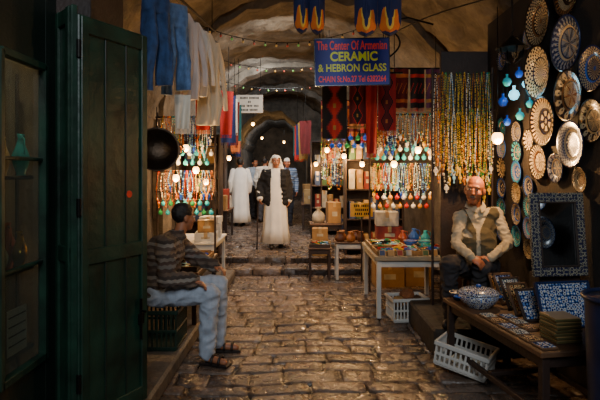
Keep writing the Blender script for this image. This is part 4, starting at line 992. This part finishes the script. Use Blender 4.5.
for (u, lst) in ((-.23, (-.58, -.45, -.32, -.19, -.06, .07)), (-.1, (-.24, -.11, .02))):
    for i, v in enumerate(lst):
        m = (i+k) % 3; nm = '%s tile lying flat, %s from the front in the %s row of ceramics table' % (CN[m], ORD[i], 'left' if u < -.15 else 'inner')
        t = thing('coaster_tile', nm, 'tile', tp(u, v, TZ), TA, 'tiles lying flat on the ceramics table'); w = .112
        MB().box((0, 0, .007), (w, w, .014)).build('backing', MWOOD, t); MB().box((0, 0, .016), (w-.02, w-.02, .005)).build('tile_face', TILE[m], t)
    k += 1
for i in range(7):
    q = tp(-.03+rnd.uniform(-.006, .006), -.46+rnd.uniform(-.006, .006), TZ+i*.0222)
    t = thing('stacked_tile', 'olive and tan tile in the front stack, %s from the bottom' % ORD[i], 'tile', q, .15+rnd.uniform(-.06, .06), 'stacked tiles at the front of the ceramics table')
    MB().box((0, 0, .008), (.18, .18, .016)).build('tile_body', mat('olive_slab', '#4d4729', .5), t); MB().box((0, 0, .0185), (.17, .17, .005)).build('glazed_face', TANG, t)
t = thing('mosaic_mirror', 'square mirror in a dark blue and white mosaic frame', 'mirror', (1.875, 3.6, .9), (-.1, 0, .12))
MOS = mosaic('mosaic_frame', 40, ['#9a9480', '#0d1122', '#16204a', '#0d1122', '#9a9480', '#0d1122'], .3)
w, h, f = .42, .6, .07
MB().box((0, 0, f/2), (w, .03, f)).box((0, 0, h-f/2), (w, .03, f)).box((-w/2+f/2, 0, h/2), (f, .03, h-2*f)).box((w/2-f/2, 0, h/2), (f, .03, h-2*f)).build('frame', MOS, t)
MB().box((0, .004, h/2), (w-2*f+.01, .012, h-2*f+.01)).build('glass', mat('mirror_glass', '#c0c8cc', .04, 1., na=.02), t)
MB().box((0, -.012, f), (w-2*f+.016, .016, .012)).box((0, -.012, h-f), (w-2*f+.016, .016, .012)).box((-w/2+f, -.012, h/2), (.012, .016, h-2*f)).box((w/2-f, -.012, h/2), (.012, .016, h-2*f)).build('inner_edge', DWOOD, t)
t = thing('tile_panel', 'blue and white tile panel below the mosaic mirror', 'tile panel', (1.87, 3.45, TZ), (-.35, 0, .15))
MB().box((0, 0, .16), (.4, .025, .32)).build('panel', TILE[0], t); MB().box((0, -.005, .008), (.41, .03, .016)).box((0, -.005, .312), (.41, .03, .016)).box((-.2, -.005, .16), (.016, .03, .32)).box((.2, -.005, .16), (.016, .03, .32)).build('frame', NAVY, t)
t = thing('easel_block', 'dark wooden block propping the mosaic mirror', 'stand', (1.9, 3.74, TZ)); MB().box((0, 0, .16), (.3, .16, .32)).build('block', DWOOD, t); MB().box((0, -.07, .325), (.28, .04, .012)).build('ledge', MWOOD, t)
crate('white plastic basket tilted on the floor under the ceramics table', (1.34, 4.1, .045), .42, .3, .2, WPLAST, (0, math.radians(9), math.radians(-35)), 'basket', None, 'basket')
for i, (x, y, z) in enumerate(((1.26, 4.1, .12), (1.38, 4.07, .1))):
    t = thing('cup', 'white cup lying in the tilted basket, %s one' % ('left', 'right')[i], 'cup', (x, y, z), (1.2, .3, i*1.3), 'cups in the tilted basket')
    MB().rev([(0, 0), (.03, 0), (.04, .08), (.037, .08), (.028, .006), (0, .006)], 20).build('body', CREAM, t); MB().tube([(.036+.025*math.sin(q), 0, .02+.045*q/PI) for q in [PI*i2/8 for i2 in range(9)]], .005).build('handle', CREAM, t)
t = thing('waste_bin', 'dark blue plastic bin at the right front corner', 'bin', (1.74, 2.66, 0))
mb = MB().loft([(0, 0, 0, .17, .15, 0), (0, 0, .5, .19, .17, 0), (0, 0, .98, .205, .185, 0)], 40, 0, 4, 0, False); mb.loft([(0, 0, .98, .195, .175, 0), (0, 0, .02, .16, .14, 0)], 40, 0, 4, 0, True).build('body', BPLAST, t)
MB().tube([(.21*math.cos(a), .19*math.sin(a), .98) for a in [2*PI*i/36 for i in range(36)]], .014, 8, 0, True).build('rim', BPLAST, t)
p = px(512, 48, 4.38)
t = thing('iron_lantern', 'black wrought iron lantern hanging above the right shop', 'lantern', p)
MB().rev([(.02, .1), (.05, .07), (.13, .0), (.135, -.008), (.12, -.004), (.04, .06)], 24).build('shade', IRON, t)
for k in range(4):
    a = k*PI/2; MB().tube([(.1*math.cos(a), .1*math.sin(a), 0), (.09*math.cos(a), .09*math.sin(a), -.08), (.03*math.cos(a), .03*math.sin(a), -.13)], .006).build('cage_bar', IRON, t)
MB().tube([(0, 0, .08), (0, 0, .14), (.02, 0, .16), (0, 0, .18), (0, 0, .75)], .006).build('hook', IRON, t)
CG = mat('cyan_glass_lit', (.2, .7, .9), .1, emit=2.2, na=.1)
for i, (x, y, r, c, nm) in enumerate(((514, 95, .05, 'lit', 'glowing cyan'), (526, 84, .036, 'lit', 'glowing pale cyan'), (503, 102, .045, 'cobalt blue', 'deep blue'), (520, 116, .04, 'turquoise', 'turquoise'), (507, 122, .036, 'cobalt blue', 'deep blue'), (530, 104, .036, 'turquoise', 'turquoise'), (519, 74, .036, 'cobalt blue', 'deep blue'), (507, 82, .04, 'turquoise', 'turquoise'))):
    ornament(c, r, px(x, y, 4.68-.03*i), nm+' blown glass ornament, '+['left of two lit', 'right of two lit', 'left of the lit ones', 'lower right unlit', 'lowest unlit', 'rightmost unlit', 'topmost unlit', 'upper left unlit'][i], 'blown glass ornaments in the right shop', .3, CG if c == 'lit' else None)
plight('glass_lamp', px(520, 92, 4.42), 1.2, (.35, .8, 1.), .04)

# ------------------------------------------------------------------ lights strung overhead
DOTS = [mat('festoon_green', '#5f9a48', .4, emit=.35), mat('festoon_amber', '#b08a48', .4, emit=.3), mat('festoon_red', '#9a3a2a', .4, emit=.3)]
def festoon(label, a, b, sag, n):
    a, b = Vector(a), Vector(b); t = thing('string_lights', label, 'string lights', a, 0, 'strings of little bulbs under the vault')
    f = lambda u: (b-a)*u-V(0, 0, sag*4*u*(1-u))
    MB().tube([f(i/24) for i in range(25)], .005, 5).build('cable', IRON, t)
    for i in range(n):
        p = f((i+.5)/n); MB().cyl(p, p-V(0, 0, .03), .008, .01, 6).sph(p-V(0, 0, .045), .018, 8, 1, 6).build('bulb', [IRON, DOTS[i % 3]], t)
festoon('string of little bulbs nearest under the vault', (-1.5, 7.0, 3.75), (1.3, 7.1, 3.9), .35, 18)
festoon('second string of little bulbs under the vault', (-1.6, 8.8, 3.7), (1.2, 8.6, 3.8), .3, 18)
festoon('third string of little bulbs deeper under the vault', (-1.8, 10.4, 3.6), (1.0, 10.6, 3.7), .25, 16)
mb = MB().tube([(1.85-.9*u, 4.3+4*u, 3.2+.35*math.sin(u*2.2)) for u in [i/16 for i in range(17)]], .008)
tag(mb.build('cable', IRON), 'black cable sagging along the right side of the vault', 'cable')
mb = MB().tube([(.95+.25*math.sin(u*PI), 6.0, 2.95+.5*u) for u in [i/14 for i in range(15)]]+[(1.3, 6.0, 3.5), (1.6, 6.0, 3.42)], .012)
tag(mb.build('bracket', IRON), 'curved iron bracket beside the blue sign', 'bracket')
bulb('bright bare bulb hanging beside the bald man', (1.80, 4.56, 1.96), 1.1, 44, .05)
for (x, y, Y, l, s) in ((176, 178, 6.1, 'bulb low at left among the left necklaces', 20), (196, 170, 6.2, 'bulb at right among the left necklaces', 30), (186, 148, 6.2, 'bulb high among the left necklaces', 18), (206, 182, 7.6, 'bulb behind the left necklace rack', 26),
                        (394, 164, 6.5, 'bulb at left among the bright right necklaces', 32), (418, 150, 6.5, 'bulb at right among the bright right necklaces', 26), (362, 164, 7.9, 'bulb above the small white-legged table', 46), (344, 156, 8.6, 'bulb before the far right cloths', 42), (327, 150, 9.4, 'bulb by the far right necklaces', 36), (316, 164, 11., 'bulb farthest down the right side', 36),
                        (229, 158, 10.2, 'bulb farthest down the left side', 34), (253, 124, 13., 'bulb high in the middle of the far alley', 26), (262, 138, 18.5, 'bulb inside the far arch at left', 20), (284, 142, 19.5, 'bulb inside the far arch at right', 20), (306, 150, 13.0, 'bulb over the narrow table farthest right', 32)):
    bulb('bare '+l, px(x, y, Y), .5, s, .04 if Y < 9 else .045)
def area(loc, tgt, size, power, col):
    l = bpy.data.lights.new('daylight_and_fill', 'AREA'); l.size = size; l.energy = power; l.color = col  # entrance daylight, plus fill lights added deeper in the alley
    o = bpy.data.objects.new('daylight_and_fill', l); C.objects.link(o); o.location = loc
    o.rotation_euler = (Vector(tgt)-Vector(loc)).to_track_quat('-Z', 'Y').to_euler()
area((.2, -2.2, 4.6), (.1, 5.5, .3), 2.2, 215, (.88, .94, 1.))
area((-.1, 7.7, 3.9), (-.5, 10., .3), .7, 70, (1., .95, .88))  # added fill light aimed at the walking man
area((-.5, 10.6, 3.8), (-1.4, 13., .6), .8, 100, (.93, .96, 1.))  # unseen fill added to brighten the white-robed figure
area((-1., 19.5, 3.3), (-1.1, 21.5, .8), .8, 25, (.9, .95, 1.))  # cool fill light added so the tunnel is less dark
plight('window_fill', (-1.72, 2.62, 2.5), 16, (1., .75, .45), .03)  # point light added out of sight to brighten the left window goods
w = bpy.data.worlds.new('World'); S.world = w; w.use_nodes = True
w.node_tree.nodes['Background'].inputs[0].default_value = (.72, .82, 1, 1); w.node_tree.nodes['Background'].inputs[1].default_value = .07
cam = bpy.data.cameras.new('camera'); co = bpy.data.objects.new('camera', cam); C.objects.link(co)
co.location = (0, 0, 1.65); co.rotation_euler = (PI/2, 0, 0); cam.lens = 30; cam.sensor_width = 36; cam.shift_y = -28/600; cam.clip_start = .05
S.camera = co
